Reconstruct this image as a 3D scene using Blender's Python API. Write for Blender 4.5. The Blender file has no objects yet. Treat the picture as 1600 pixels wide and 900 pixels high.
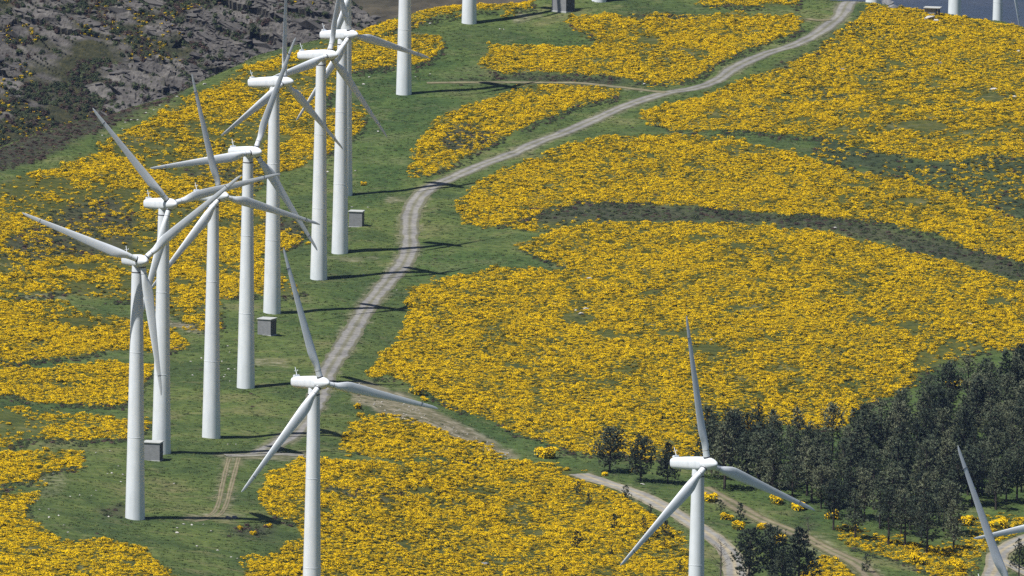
import bpy, bmesh, math, random
import numpy as np
from mathutils import Matrix, Vector, Euler

# ------------------------------------------------------------------ camera, sky, sun, exposure
SC = bpy.context.scene
F = 18560.0                       # focal length in photo pixels (1600 wide)
CZ = 295.0                        # camera height above the ridge
PITCH = math.radians(7.2)
ROLL = math.radians(0.75)
SUN_AZ_LEFT = math.radians(57)    # sun stands behind the camera, this far round to the left
SUN_EL = math.radians(60)

cam_d = bpy.data.cameras.new('camera')
cam_d.lens = 36.0 * F / 1600.0
cam_d.sensor_width = 36.0
cam_d.clip_start = 5.0
cam_d.clip_end = 60000.0
cam = bpy.data.objects.new('camera', cam_d)
SC.collection.objects.link(cam)
SC.camera = cam
C0 = np.array([0.0, 0.0, CZ])
_f = np.array([0.0, math.cos(PITCH), -math.sin(PITCH)])
_r0 = np.array([1.0, 0.0, 0.0])
_u0 = np.array([0.0, math.sin(PITCH), math.cos(PITCH)])
_r = _r0 * math.cos(ROLL) + _u0 * math.sin(ROLL)
_u = -_r0 * math.sin(ROLL) + _u0 * math.cos(ROLL)
cm = Matrix.Identity(4)
for i in range(3):
    cm[i][0], cm[i][1], cm[i][2], cm[i][3] = _r[i], _u[i], -_f[i], C0[i]
cam.matrix_world = cm

world = bpy.data.worlds.new('World')
SC.world = world
world.use_nodes = True
wn = world.node_tree
bg = wn.nodes['Background']
sky = wn.nodes.new('ShaderNodeTexSky')
sky.sky_type = 'NISHITA'
sky.sun_disc = False
sky.sun_elevation = SUN_EL
sx, sy = -math.sin(SUN_AZ_LEFT), -math.cos(SUN_AZ_LEFT)
sky.sun_rotation = math.atan2(sx, sy)
sky.air_density = 1.0
sky.dust_density = 0.6
wn.links.new(sky.outputs[0], bg.inputs[0])
bg.inputs[1].default_value = 0.05

sun_d = bpy.data.lights.new('sun', 'SUN')
sun_d.energy = 5.0
sun_d.angle = math.radians(0.53)
sun_d.color = (1.0, 0.975, 0.925)
sun = bpy.data.objects.new('sun', sun_d)
SC.collection.objects.link(sun)
to_sun = Vector((sx * math.cos(SUN_EL), sy * math.cos(SUN_EL), math.sin(SUN_EL)))
sun.rotation_euler = to_sun.to_track_quat('Z', 'Y').to_euler()
sun.location = (-300, 1500, 900)

SC.view_settings.view_transform = 'Standard'
SC.view_settings.look = 'None'
SC.view_settings.exposure = 0.36
SC.view_settings.gamma = 1.0
SC.cycles.use_denoising = False
SC.cycles.max_bounces = 6
SC.cycles.diffuse_bounces = 1
SC.cycles.volume_bounces = 0
SC.cycles.transparent_max_bounces = 4

COL = SC.collection
RNG = np.random.default_rng(11)
random.seed(5)

# ------------------------------------------------------------------ small helpers
def tag(o, label=None, cat=None, group=None, kind=None):
    if label: o['label'] = label
    if cat: o['category'] = cat
    if group: o['group'] = group
    if kind: o['kind'] = kind
    return o

def pix(d, px, py):
    """camera-depth d and photo pixel -> world point(s)"""
    d = np.asarray(d, float); px = np.asarray(px, float); py = np.asarray(py, float)
    a = (px - 800.0) / F * d
    b = -(py - 450.0) / F * d
    return C0 + d[..., None] * _f + a[..., None] * _r + b[..., None] * _u

def mesh_np(name, verts, faces, mats=(), matidx=None, smooth=False):
    me = bpy.data.meshes.new(name)
    me.from_pydata([tuple(v) for v in verts], [], [tuple(f) for f in faces])
    for m in mats: me.materials.append(m)
    if matidx is not None:
        me.polygons.foreach_set('material_index', np.asarray(matidx, dtype=np.int32))
    if smooth:
        me.polygons.foreach_set('use_smooth', np.ones(len(me.polygons), dtype=bool))
    me.update()
    return me

def grid_mesh(name, P, mat, smooth=True):
    """P: (n, m, 3) array -> grid mesh"""
    n, m = P.shape[:2]
    me = bpy.data.meshes.new(name)
    me.vertices.add(n * m)
    me.vertices.foreach_set('co', P.reshape(-1).astype(np.float32))
    i, j = np.meshgrid(np.arange(n - 1), np.arange(m - 1), indexing='ij')
    a = (i * m + j).ravel(); b = ((i + 1) * m + j).ravel(); c = ((i + 1) * m + j + 1).ravel(); e = (i * m + j + 1).ravel()
    q = np.stack([a, b, c, e], 1)
    me.loops.add(q.size)
    me.loops.foreach_set('vertex_index', q.ravel().astype(np.int32))
    me.polygons.add(len(q))
    me.polygons.foreach_set('loop_start', (np.arange(len(q)) * 4).astype(np.int32))
    me.polygons.foreach_set('loop_total', np.full(len(q), 4, dtype=np.int32))
    me.polygons.foreach_set('use_smooth', np.full(len(q), smooth, dtype=bool))
    me.materials.append(mat)
    me.update(calc_edges=True)
    me.validate()
    return me

def link(name, me, parent=None):
    o = bpy.data.objects.new(name, me)
    COL.objects.link(o)
    if parent is not None: o.parent = parent
    return o

def empty(name, loc, rz=0.0, s=1.0):
    o = bpy.data.objects.new(name, None)
    COL.objects.link(o)
    o.location = loc; o.rotation_euler = (0, 0, rz); o.scale = (s, s, s)
    o.empty_display_size = 1.0
    return o

def hash2(ix, iy, seed):
    h = (ix.astype(np.int64) * 374761393 + iy.astype(np.int64) * 668265263 + seed * 1442695041) & 0x7fffffff
    h = ((h ^ (h >> 13)) * 1274126177) & 0x7fffffff
    h = ((h ^ (h >> 16)) * 668265263) & 0x7fffffff
    return ((h ^ (h >> 15)) & 0xffffff) / float(0xffffff)

def vnoise(x, y, seed=0):
    x = np.asarray(x, float); y = np.asarray(y, float)
    ix = np.floor(x); iy = np.floor(y)
    fx = x - ix; fy = y - iy
    fx = fx * fx * fx * (fx * (fx * 6 - 15) + 10); fy = fy * fy * fy * (fy * (fy * 6 - 15) + 10)
    a = hash2(ix, iy, seed); b = hash2(ix + 1, iy, seed); c = hash2(ix, iy + 1, seed); e = hash2(ix + 1, iy + 1, seed)
    return (a * (1 - fx) + b * fx) * (1 - fy) + (c * (1 - fx) + e * fx) * fy

def fbm(x, y, octv=4, seed=0):
    s = 0.0; amp = 1.0; t = 0.0; k = 1.0
    for o in range(octv):
        s = s + amp * vnoise(np.asarray(x) * k + 17.3 * o, np.asarray(y) * k - 9.1 * o, seed + o * 7)
        t += amp; amp *= 0.5; k *= 2.03
    return s / t

def pchip(xs, ys, x):
    xs = np.asarray(xs, float); ys = np.asarray(ys, float)
    o = np.argsort(xs); xs = xs[o]; ys = ys[o]
    h = np.diff(xs); dl = np.diff(ys) / h
    m = np.zeros(len(xs)); m[0] = dl[0]; m[-1] = dl[-1]
    for k in range(1, len(xs) - 1):
        if dl[k - 1] * dl[k] > 0:
            w1 = 2 * h[k] + h[k - 1]; w2 = h[k] + 2 * h[k - 1]
            m[k] = (w1 + w2) / (w1 / dl[k - 1] + w2 / dl[k])
    x = np.asarray(x, float)
    k = np.clip(np.searchsorted(xs, x) - 1, 0, len(xs) - 2)
    t = (x - xs[k]) / h[k]
    lo = t < 0; hi = t > 1
    tt = np.clip(t, 0, 1)
    v = ((1 + 2 * tt) * (1 - tt) ** 2) * ys[k] + tt * (1 - tt) ** 2 * h[k] * m[k] + tt ** 2 * (3 - 2 * tt) * ys[k + 1] + tt ** 2 * (tt - 1) * h[k] * m[k + 1]
    v = np.where(lo, ys[0] + (x - xs[0]) * m[0], v)
    v = np.where(hi, ys[-1] + (x - xs[-1]) * m[-1], v)
    return v

def inpoly(poly, x, y):
    poly = np.asarray(poly, float)
    inside = np.zeros(np.shape(x), bool)
    n = len(poly); j = n - 1
    bb = (x > poly[:, 0].min()) & (x < poly[:, 0].max()) & (y > poly[:, 1].min()) & (y < poly[:, 1].max())
    xs = np.asarray(x)[bb]; ys = np.asarray(y)[bb]
    ins = np.zeros(xs.shape, bool)
    for i in range(n):
        xi, yi = poly[i]; xj, yj = poly[j]
        if yi != yj:
            c = ((yi > ys) != (yj > ys)) & (xs < (xj - xi) * (ys - yi) / (yj - yi) + xi)
            ins ^= c
        j = i
    inside[bb] = ins
    return inside

def seg_dist(line, x, y):
    """smallest distance of points to a polyline"""
    best = np.full(np.shape(x), 1e9)
    for (x0, y0), (x1, y1) in zip(line[:-1], line[1:]):
        dx, dy = x1 - x0, y1 - y0
        L = dx * dx + dy * dy + 1e-9
        t = np.clip(((x - x0) * dx + (y - y0) * dy) / L, 0, 1)
        best = np.minimum(best, np.hypot(x - x0 - t * dx, y - y0 - t * dy))
    return best

# ------------------------------------------------------------------ materials
class NB:
    def __init__(s, name, rough=0.9, spec=0.2):
        s.m = bpy.data.materials.new(name); s.m.use_nodes = True
        s.t = s.m.node_tree; s.n = s.t.nodes
        s.b = s.n['Principled BSDF']
        s.b.inputs['Roughness'].default_value = rough
        s.b.inputs['Specular IOR Level'].default_value = spec
        s.co = None
    def coords(s, scale=(1, 1, 1), kind='Object'):
        tc = s.n.new('ShaderNodeTexCoord'); mp = s.n.new('ShaderNodeMapping')
        mp.inputs['Scale'].default_value = scale
        s.t.links.new(tc.outputs[kind], mp.inputs['Vector'])
        return mp.outputs[0]
    def noise(s, vec, scale, detail=4, rough=0.6, dist=0.0):
        n = s.n.new('ShaderNodeTexNoise')
        n.inputs['Scale'].default_value = scale; n.inputs['Detail'].default_value = detail
        n.inputs['Roughness'].default_value = rough; n.inputs['Distortion'].default_value = dist
        s.t.links.new(vec, n.inputs['Vector'])
        return n.outputs['Fac']
    def ramp(s, fac, stops, interp='LINEAR'):
        r = s.n.new('ShaderNodeValToRGB'); cr = r.color_ramp; cr.interpolation = interp
        while len(cr.elements) > 1: cr.elements.remove(cr.elements[-1])
        cr.elements[0].position = stops[0][0]; cr.elements[0].color = (*stops[0][1], 1)
        for p, c in stops[1:]:
            e = cr.elements.new(p); e.color = (*c, 1)
        s.t.links.new(fac, r.inputs[0])
        return r.outputs[0]
    def mix(s, fac, a, b, mode='MIX'):
        m = s.n.new('ShaderNodeMix'); m.data_type = 'RGBA'; m.blend_type = mode
        for sock, v in ((m.inputs[0], fac), (m.inputs[6], a), (m.inputs[7], b)):
            if isinstance(v, (int, float)): sock.default_value = v
            elif isinstance(v, tuple): sock.default_value = (*v, 1) if len(v) == 3 else v
            else: s.t.links.new(v, sock)
        return m.outputs[2]
    def math(s, op, a, b=0.0, clamp=False):
        m = s.n.new('ShaderNodeMath'); m.operation = op; m.use_clamp = clamp
        for sock, v in ((m.inputs[0], a), (m.inputs[1], b)):
            if isinstance(v, (int, float)): sock.default_value = v
            else: s.t.links.new(v, sock)
        return m.outputs[0]
    def attr(s, name):
        a = s.n.new('ShaderNodeAttribute'); a.attribute_name = name
        return a
    def rnd(s):
        return s.n.new('ShaderNodeObjectInfo').outputs['Random']
    def color(s, v):
        if isinstance(v, tuple): s.b.inputs['Base Color'].default_value = (*v, 1)
        else: s.t.links.new(v, s.b.inputs['Base Color'])
        return s
    def bump(s, h, strength=0.3, dist=0.1):
        b = s.n.new('ShaderNodeBump'); b.inputs['Strength'].default_value = strength; b.inputs['Distance'].default_value = dist
        s.t.links.new(h, b.inputs['Height']); s.t.links.new(b.outputs[0], s.b.inputs['Normal'])
        return s

def mat_ground():
    g = NB('hill_turf', 0.95, 0.1)
    v = g.coords()
    n1 = g.noise(v, 0.045, 5, 0.6, 0.4); n2 = g.noise(v, 0.5, 5, 0.65); n3 = g.noise(v, 2.2, 3, 0.6)
    c1 = g.ramp(n1, [(0.28, (0.040, 0.060, 0.026)), (0.44, (0.058, 0.085, 0.028)), (0.57, (0.086, 0.113, 0.034)), (0.72, (0.142, 0.134, 0.064))])
    c2 = g.ramp(n2, [(0.30, (0.52, 0.57, 0.54)), (0.5, (0.92, 0.95, 0.91)), (0.7, (1.30, 1.25, 1.16))])
    c = g.mix(1.0, c1, c2, 'MULTIPLY')
    c3 = g.ramp(n3, [(0.3, (0.80, 0.80, 0.80)), (0.65, (1.15, 1.15, 1.12))])
    c = g.mix(1.0, c, c3, 'MULTIPLY')
    heathc = g.ramp(n2, [(0.3, (0.022, 0.027, 0.018)), (0.5, (0.042, 0.042, 0.030)), (0.7, (0.066, 0.066, 0.040))])
    soilc = g.ramp(n2, [(0.3, (0.085, 0.075, 0.045)), (0.5, (0.17, 0.145, 0.10)), (0.66, (0.27, 0.24, 0.185)), (0.8, (0.44, 0.41, 0.36))])
    ud = g.attr('under').outputs['Fac']
    c = g.mix(g.math('MULTIPLY', ud, 0.85), c, g.ramp(n2, [(0.3, (0.030, 0.038, 0.012)), (0.5, (0.056, 0.062, 0.015)), (0.72, (0.105, 0.092, 0.014))]))
    h = g.attr('heath').outputs['Fac']; so = g.attr('soil').outputs['Fac']; dk = g.attr('lush').outputs['Fac']
    n5 = g.noise(v, 0.16, 4, 0.65, 0.5)
    c = g.mix(g.math('MULTIPLY', g.math('SUBTRACT', n5, 0.55, True), 4.0, True), c, g.mix(1.0, (0.155, 0.140, 0.072), c2, 'MULTIPLY'))
    c = g.mix(dk, c, g.mix(1.0, c, (0.62, 0.80, 0.80), 'MULTIPLY'))
    hm = g.math('ADD', h, g.math('MULTIPLY', g.math('SUBTRACT', n3, 0.5), 0.8), True)
    c = g.mix(g.math('MULTIPLY', hm, g.math('GREATER_THAN', h, 0.03)), c, heathc)
    sm = g.math('MULTIPLY', g.math('ADD', so, g.math('MULTIPLY', g.math('SUBTRACT', n2, 0.5), 1.2), True), g.math('MINIMUM', g.math('MULTIPLY', so, 3.0), 1.0))
    c = g.mix(sm, c, soilc)
    g.color(c)
    g.bump(n2, 0.5, 0.25)
    return g.m

def mat_road(name, rut, mid, edge):
    g = NB(name, 0.95, 0.1)
    v = g.coords()
    n2 = g.noise(v, 0.8, 5, 0.6); n3 = g.noise(v, 0.16, 3, 0.6)
    a = g.attr('across').outputs['Fac']                    # 0 centre .. 1 edge, wheel ruts near .5
    base = g.ramp(g.math('ADD', a, g.math('MULTIPLY', g.math('SUBTRACT', n3, 0.5), 0.5)), [(0.06, mid), (0.30, rut), (0.62, rut), (0.80, edge), (1.0, edge)])
    c = g.mix(1.0, base, g.ramp(n2, [(0.3, (0.72, 0.72, 0.72)), (0.7, (1.22, 1.22, 1.22))]), 'MULTIPLY')
    n4 = g.noise(v, 0.45, 4, 0.7, 0.6)
    c = g.mix(1.0, c, g.ramp(n3, [(0.35, (0.80, 0.80, 0.82)), (0.7, (1.12, 1.1, 1.06))]), 'MULTIPLY')
    c = g.mix(1.0, c, g.ramp(n4, [(0.30, (0.62, 0.62, 0.62)), (0.42, (1.0, 1.0, 1.0)), (0.62, (1.0, 1.0, 1.0)), (0.75, (1.2, 1.18, 1.12))]), 'MULTIPLY')
    g.color(c); g.bump(n2, 0.4, 0.1)
    return g.m

def mat_foliage(name, stops, rough=0.85, nscale=1.5, trans=0.0, jitter=0.25):
    g = NB(name, rough, 0.15)
    n = g.noise(g.coords(), nscale, 2, 0.5)
    f = g.math('ADD', n, g.math('MULTIPLY', g.math('SUBTRACT', g.rnd(), 0.5), jitter))
    g.color(g.ramp(f, stops))
    if trans > 0:
        g.b.inputs['Transmission Weight'].default_value = 0.0
    return g.m

def mat_white():
    g = NB('turbine_white_paint', 0.42, 0.4)
    v = g.coords()
    n = g.noise(g.coords((1.2, 1.2, 0.10)), 1.0, 5, 0.6)
    n2 = g.noise(v, 0.35, 4, 0.6)
    c = g.ramp(n, [(0.25, (0.61, 0.645, 0.69)), (0.5, (0.71, 0.745, 0.79)), (0.75, (0.77, 0.80, 0.835))])
    c = g.mix(1.0, c, g.ramp(n2, [(0.3, (0.92, 0.92, 0.91)), (0.6, (1, 1, 1))]), 'MULTIPLY')
    g.color(c)
    return g.m

def mat_plain(name, a, b, scale=1.0, rough=0.8, spec=0.3):
    g = NB(name, rough, spec)
    n = g.noise(g.coords(), scale, 4, 0.6)
    g.color(g.ramp(n, [(0.3, a), (0.7, b)]))
    return g.m

def mat_stone(name, a, b, c_, scale=0.8):
    g = NB(name, 0.92, 0.15)
    v = g.coords()
    n = g.noise(v, scale, 6, 0.7, 0.5); n2 = g.noise(v, scale * 6, 3, 0.6)
    c = g.ramp(n, [(0.28, a), (0.5, b), (0.72, c_)])
    c = g.mix(1.0, c, g.ramp(n2, [(0.3, (0.75, 0.75, 0.75)), (0.7, (1.15, 1.15, 1.15))]), 'MULTIPLY')
    g.color(c); g.bump(n2, 0.5, 0.3)
    return g.m

M_GROUND = mat_ground()
M_TRACK = mat_road('gravel_road', (0.225, 0.218, 0.205), (0.165, 0.16, 0.115), (0.13, 0.13, 0.085))
M_LANE = mat_road('pale_lane', (0.25, 0.243, 0.225), (0.34, 0.295, 0.205), (0.25, 0.225, 0.16))
M_DIRT = mat_road('dirt_track', (0.21, 0.18, 0.12), (0.12, 0.125, 0.06), (0.115, 0.115, 0.055))
M_FLOWER = mat_foliage('gorse_flower', [(0.2, (0.50, 0.312, 0.001)), (0.5, (0.76, 0.485, 0.001)), (0.8, (0.90, 0.595, 0.001))], 0.8, 0.9, jitter=0.5)
M_GORSE = mat_foliage('gorse_green', [(0.25, (0.040, 0.044, 0.006)), (0.5, (0.095, 0.092, 0.010)), (0.8, (0.18, 0.150, 0.012))], 0.9, 1.6, jitter=0.4)
M_HEATH = mat_foliage('heath_twigs', [(0.25, (0.034, 0.025, 0.021)), (0.5, (0.066, 0.046, 0.038)), (0.8, (0.105, 0.074, 0.055))], 0.95, 1.6, jitter=0.4)
M_SCRUB = mat_foliage('scrub_green', [(0.25, (0.026, 0.036, 0.020)), (0.5, (0.050, 0.066, 0.032)), (0.8, (0.085, 0.10, 0.046))], 0.95, 1.6, jitter=0.4)
M_GRASS = mat_foliage('grass_blades', [(0.2, (0.044, 0.066, 0.024)), (0.5, (0.076, 0.106, 0.031)), (0.8, (0.130, 0.150, 0.050))], 0.9, 0.6, jitter=0.6)
M_PINE = mat_foliage('pine_needles', [(0.20, (0.040, 0.056, 0.038)), (0.5, (0.088, 0.112, 0.070)), (0.8, (0.180, 0.196, 0.116))], 0.8, 0.7, jitter=0.75)
M_SAPL = mat_foliage('sapling_needles', [(0.25, (0.026, 0.038, 0.026)), (0.5, (0.056, 0.074, 0.048)), (0.8, (0.12, 0.14, 0.088))], 0.8, 1.2, jitter=0.3)
M_BARK = mat_plain('pine_bark', (0.030, 0.024, 0.020), (0.075, 0.060, 0.050), 3.0)
M_DEAD = mat_plain('dead_wood', (0.07, 0.06, 0.052), (0.13, 0.115, 0.10), 3.0)
M_WHITE = mat_white()
M_DARKJ = mat_plain('joint_grey', (0.05, 0.052, 0.058), (0.10, 0.10, 0.11), 4.0, 0.6)
M_RUST = mat_plain('seal_brown', (0.10, 0.09, 0.085), (0.28, 0.27, 0.265), 3.0, 0.7)
M_KIOSK = mat_plain('kiosk_render', (0.19, 0.195, 0.205), (0.25, 0.255, 0.265), 2.0)
M_KDOOR = mat_plain('kiosk_door_metal', (0.055, 0.060, 0.070), (0.08, 0.085, 0.095), 2.0, 0.55)
M_KROOF = mat_plain('kiosk_concrete', (0.34, 0.35, 0.34), (0.46, 0.47, 0.46), 2.0)
M_STONE = mat_stone('pale_stone', (0.30, 0.285, 0.26), (0.52, 0.50, 0.47), (0.68, 0.66, 0.62), 1.5)
M_GREYST = mat_stone('grey_stone', (0.11, 0.11, 0.115), (0.21, 0.21, 0.215), (0.32, 0.315, 0.31), 1.2)
M_CRAG = mat_stone('crag_rock', (0.050, 0.047, 0.045), (0.100, 0.094, 0.089), (0.18, 0.17, 0.16), 0.12)  # rock tone set darker to stand in for cloud shadow on the hillside

# ------------------------------------------------------------------ the ridge: a terrain sheet
COLS = {  # photo column -> (photo row, distance) on the ground
    -400: [(1400, 1480), (1100, 1700), (900, 1870), (811, 1940), (600, 2110), (400, 2265), (300, 2340), (200, 2410), (-100, 2640)],
    211: [(1400, 1560), (1100, 1775), (900, 1925), (811, 1995), (606, 2165), (396, 2330), (300, 2405), (148, 2525), (-100, 2720)],
    487: [(1400, 1610), (1021, 1896), (811, 2018), (606, 2172), (437, 2308), (306, 2420), (148, 2545), (37, 2635), (-100, 2750)],
    800: [(1400, 1660), (1021, 1940), (811, 2070), (606, 2200), (396, 2350), (148, 2545), (37, 2640), (-100, 2755)],
    1087: [(1400, 1690), (1162, 1845), (900, 2030), (700, 2150), (500, 2270), (300, 2420), (100, 2585), (-100, 2760)],
    1600: [(1400, 1750), (1162, 1900), (900, 2062), (700, 2170), (500, 2290), (300, 2430), (100, 2590), (-100, 2760)],
    2050: [(1400, 1790), (1162, 1930), (900, 2085), (700, 2190), (500, 2305), (300, 2440), (100, 2595), (-100, 2765)],
}
CREST = [(-400, 390), (-200, 305), (0, 230), (50, 212), (99, 197), (160, 183), (200, 169), (253, 154), (280, 145), (330, 119), (400, 89), (440, 78), (500, 63), (560, 48),
         (620, 29), (690, 14), (760, 9), (830, 6), (870, -10), (930, -16), (1100, -20), (1250, -8), (1300, 2), (1355, 3), (1390, 7), (1440, 16),
         (1500, 25), (1560, 35), (1600, 44), (1700, 72), (1900, 135), (2050, 190)]
PXG = np.arange(-330, 2000.1, 6.0)
DG = np.arange(1640, 3060.1, 3.0)
pyg = np.arange(-100, 1400.1, 10.0)
ck = sorted(COLS)
tab = np.array([pchip([a for a, b in COLS[c]], [b for a, b in COLS[c]], pyg) for c in ck])
DT = np.array([pchip(ck, tab[:, j], PXG) for j in range(len(pyg))]).T       # (px, py) -> distance
YS = pchip([a for a, b in CREST], [b for a, b in CREST], PXG)
G0 = np.zeros((len(PXG), len(DG)))
for i in range(len(PXG)):
    yy = np.interp(DG, DT[i][::-1], pyg[::-1])
    yy = np.where(DG < DT[i][-1], pyg[-1] + (DT[i][-1] - DG) * 1.35, yy)
    dc = np.interp(YS[i], pyg, DT[i])
    over = DG - dc
    k = 0.0016
    yy = np.where(over > -30, np.maximum(YS[i] + np.where(over > 0, k * over ** 2, 0), np.where(over > 0, -1e9, yy)), yy)
    # round the crest
    G0[i] = yy
ker = np.array([1, 2, 3, 2, 1.0]); ker /= ker.sum()
Gp = np.pad(G0, ((0, 0), (2, 2)), mode='edge')
G0 = sum(ker[k] * Gp[:, k:k + G0.shape[1]] for k in range(5))

def lookup(G, px, d):
    fi = np.clip((np.asarray(px, float) - PXG[0]) / 6.0, 0, len(PXG) - 1.001)
    fj = np.clip((np.asarray(d, float) - DG[0]) / 3.0, 0, len(DG) - 1.001)
    i = fi.astype(int); j = fj.astype(int); a = fi - i; b = fj - j
    return (G[i, j] * (1 - a) + G[i + 1, j] * a) * (1 - b) + (G[i, j + 1] * (1 - a) + G[i + 1, j + 1] * a) * b

def d_of(G, px, py):
    """first ground distance met by the sight line through a photo pixel"""
    i = int(np.clip(round((px - PXG[0]) / 6.0), 0, len(PXG) - 1))
    dd = np.arange(DG[0], DG[-1], 1.0)
    y = lookup(G, np.full(dd.shape, px), dd)
    k = np.argmax(y <= py)
    if y[k] > py: k = int(np.argmin(y))
    return dd[k]

def to_xd(G, px, py):
    d = d_of(G, px, py)
    return ((px - 800.0) / F * d, d)

def trace(pts, closed=False, step=25):
    """photo outline -> ground outline in metres (sideways, away)"""
    out = []
    n = len(pts)
    rng_ = range(n if closed else n - 1)
    for i in rng_:
        (x0, y0), (x1, y1) = pts[i], pts[(i + 1) % n]
        k = max(1, int(math.hypot(x1 - x0, y1 - y0) / step))
        for q in range(k):
            t = q / k
            out.append(to_xd(G0, x0 + (x1 - x0) * t, y0 + (y1 - y0) * t))
    if not closed: out.append(to_xd(G0, *pts[-1]))
    return out

def catmull(pts, n=6):
    p = [np.array(q, float) for q in pts]
    p = [2 * p[0] - p[1]] + p + [2 * p[-1] - p[-2]]
    out = []
    for i in range(1, len(p) - 2):
        for k in range(n):
            t = k / n
            out.append(0.5 * ((2 * p[i]) + (-p[i - 1] + p[i + 1]) * t + (2 * p[i - 1] - 5 * p[i] + 4 * p[i + 1] - p[i + 2]) * t * t + (-p[i - 1] + 3 * p[i] - 3 * p[i + 1] + p[i + 2]) * t ** 3))
    out.append(p[-2])
    return [tuple(q) for q in out]

ROADS = [  # name, label, material, width m, photo points
    ('gravel_track', 'grey gravel track with wheel ruts winding up over the ridge', M_TRACK, 4.0,
     [(1332, -2), (1322, 8), (1314, 24), (1298, 38), (1270, 57), (1235, 73), (1200, 83), (1150, 106), (1122, 126), (1087, 138), (1050, 144), (1025, 150), (975, 167), (925, 189),
      (875, 210), (842, 222), (800, 241), (750, 260), (700, 281), (675, 292), (654, 310), (642, 335), (640, 362), (640, 387), (630, 413), (612, 434), (594, 455), (573, 482), (555, 512),
      (535, 545), (515, 577), (503, 605), (488, 640), (465, 670), (440, 690), (418, 703), (400, 712)]),
    ('gravel_spur', 'short gravel spur at the foot of the main track', M_TRACK, 3.4, [(352, 712), (380, 712), (410, 711), (440, 711), (478, 713)]),
    ('paved_lane', 'pale worn lane curving down past the pines', M_LANE, 4.3, [(905, 742), (935, 752), (975, 765), (1012, 780), (1062, 808), (1100, 831), (1125, 850), (1142, 868), (1149, 890), (1150, 920), (1140, 960), (1120, 1010)]),
    ('grass_track', 'narrow grassy side track below the top gorse field', M_DIRT, 2.2, [(1040, 146), (1000, 141), (960, 136), (900, 131), (820, 129), (740, 129), (660, 130)]),
    ('dirt_lane', 'sandy dirt lane between the grass bank and the lower lane', M_DIRT, 4.2, [(1095, 762), (1130, 780), (1165, 800), (1200, 818), (1250, 838), (1300, 863), (1340, 883), (1362, 902), (1385, 930)]),
    ('corner_track', 'pale gravel track at the bottom right corner', M_LANE, 3.6, [(1660, 822), (1620, 838), (1590, 850), (1566, 862), (1556, 876), (1556, 892), (1540, 915)]),
    ('corner_branch', 'pale branch of the gravel track in the corner', M_LANE, 3.2, [(1560, 874), (1575, 882), (1592, 890), (1620, 905)]),
    ('stub_track', 'faint dirt stub leaving the gravel track near the summit', M_DIRT, 2.0, [(1262, 31), (1280, 33), (1302, 31)]),
]
RUTS = [[(358, 716), (354, 730), (347, 760), (341, 788), (332, 803), (312, 810), (285, 813)], [(373, 716), (368, 735), (360, 765), (354, 788), (344, 804), (325, 812), (300, 816)]]
ROAD_XD = [catmull([to_xd(G0, *p) for p in r[4]], 5) for r in ROADS]
RUT_XD = [catmull([to_xd(G0, *p) for p in r], 5) for r in RUTS]

SOIL = [([(545, 600), (580, 598), (640, 622), (700, 652), (760, 684), (815, 712), (806, 722), (790, 716), (700, 686), (640, 667), (590, 654), (558, 634)], 0.8),
        ([(40, 462), (100, 464), (104, 472), (45, 471)], 0.6), ([(262, 500), (322, 518), (320, 528), (270, 513)], 0.8), ([(490, 401), (590, 403), (590, 408), (490, 407)], 0.5),
        ([(285, 806), (345, 803), (400, 806), (340, 813), (290, 813)], 0.6), ([(800, 22), (850, 20), (850, 30), (805, 36)], 0.45), ([(345, 708), (480, 704), (480, 717), (345, 717)], 0.6),
        ([(190, 232), (240, 200), (270, 190), (200, 235)], 0.35), ([(400, 555), (450, 565), (450, 575), (400, 570)], 0.45), ([(600, 310), (640, 305), (630, 316), (600, 316)], 0.5),
        ([(62, 745), (100, 738), (105, 775), (65, 780)], 0.28), ([(1090, 770), (1200, 800), (1300, 845), (1380, 900), (1330, 905), (1200, 830)], 0.30)]
HEATH = [([(795, 350), (832, 321), (930, 315), (1100, 324), (1200, 335), (1330, 345), (1430, 368), (1500, 385), (1600, 414), (1720, 443), (1720, 463), (1600, 441), (1520, 415), (1420, 388), (1330, 366), (1200, 352), (1050, 347), (930, 346), (850, 348)], 0.84),
         ([(-200, 290), (0, 222), (50, 205), (99, 190), (160, 176), (200, 162), (253, 148), (280, 139), (290, 146), (253, 160), (192, 186), (133, 214), (90, 231), (35, 254), (0, 272), (-200, 370)], 1.0),
         ([(690, 207), (720, 196), (762, 204), (785, 212), (745, 235), (700, 242)], 0.8), ([(490, 756), (560, 758), (620, 768), (645, 785), (600, 792), (540, 777), (490, 772)], 0.6),
         ([(60, 350), (110, 320), (180, 312), (210, 340), (200, 398), (150, 392), (90, 402), (0, 405), (0, 378)], 0.7), ([(700, 121), (850, 113), (960, 124), (1005, 136), (960, 134), (850, 124), (720, 127)], 0.9),
         ([(150, 796), (196, 788), (196, 806), (150, 806)], 0.7), ([(352, 822), (425, 818), (425, 838), (360, 838)], 0.8), ([(410, 338), (480, 345), (480, 372), (420, 370)], 0.7),
         ([(1240, 120), (1330, 150), (1330, 160), (1230, 130)], 0.5), ([(290, 262), (420, 258), (420, 290), (300, 285)], 0.5), ([(960, 24), (1090, 24), (1090, 35), (960, 32)], 0.6),
         ([(1280, 215), (1400, 236), (1500, 252), (1600, 252), (1720, 276), (1720, 385), (1600, 345), (1500, 302), (1380, 270), (1265, 242)], 0.45),
         ([(1300, 60), (1350, 15), (1362, 20), (1325, 60), (1262, 92), (1210, 112), (1200, 108)], 0.4)]
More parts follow.
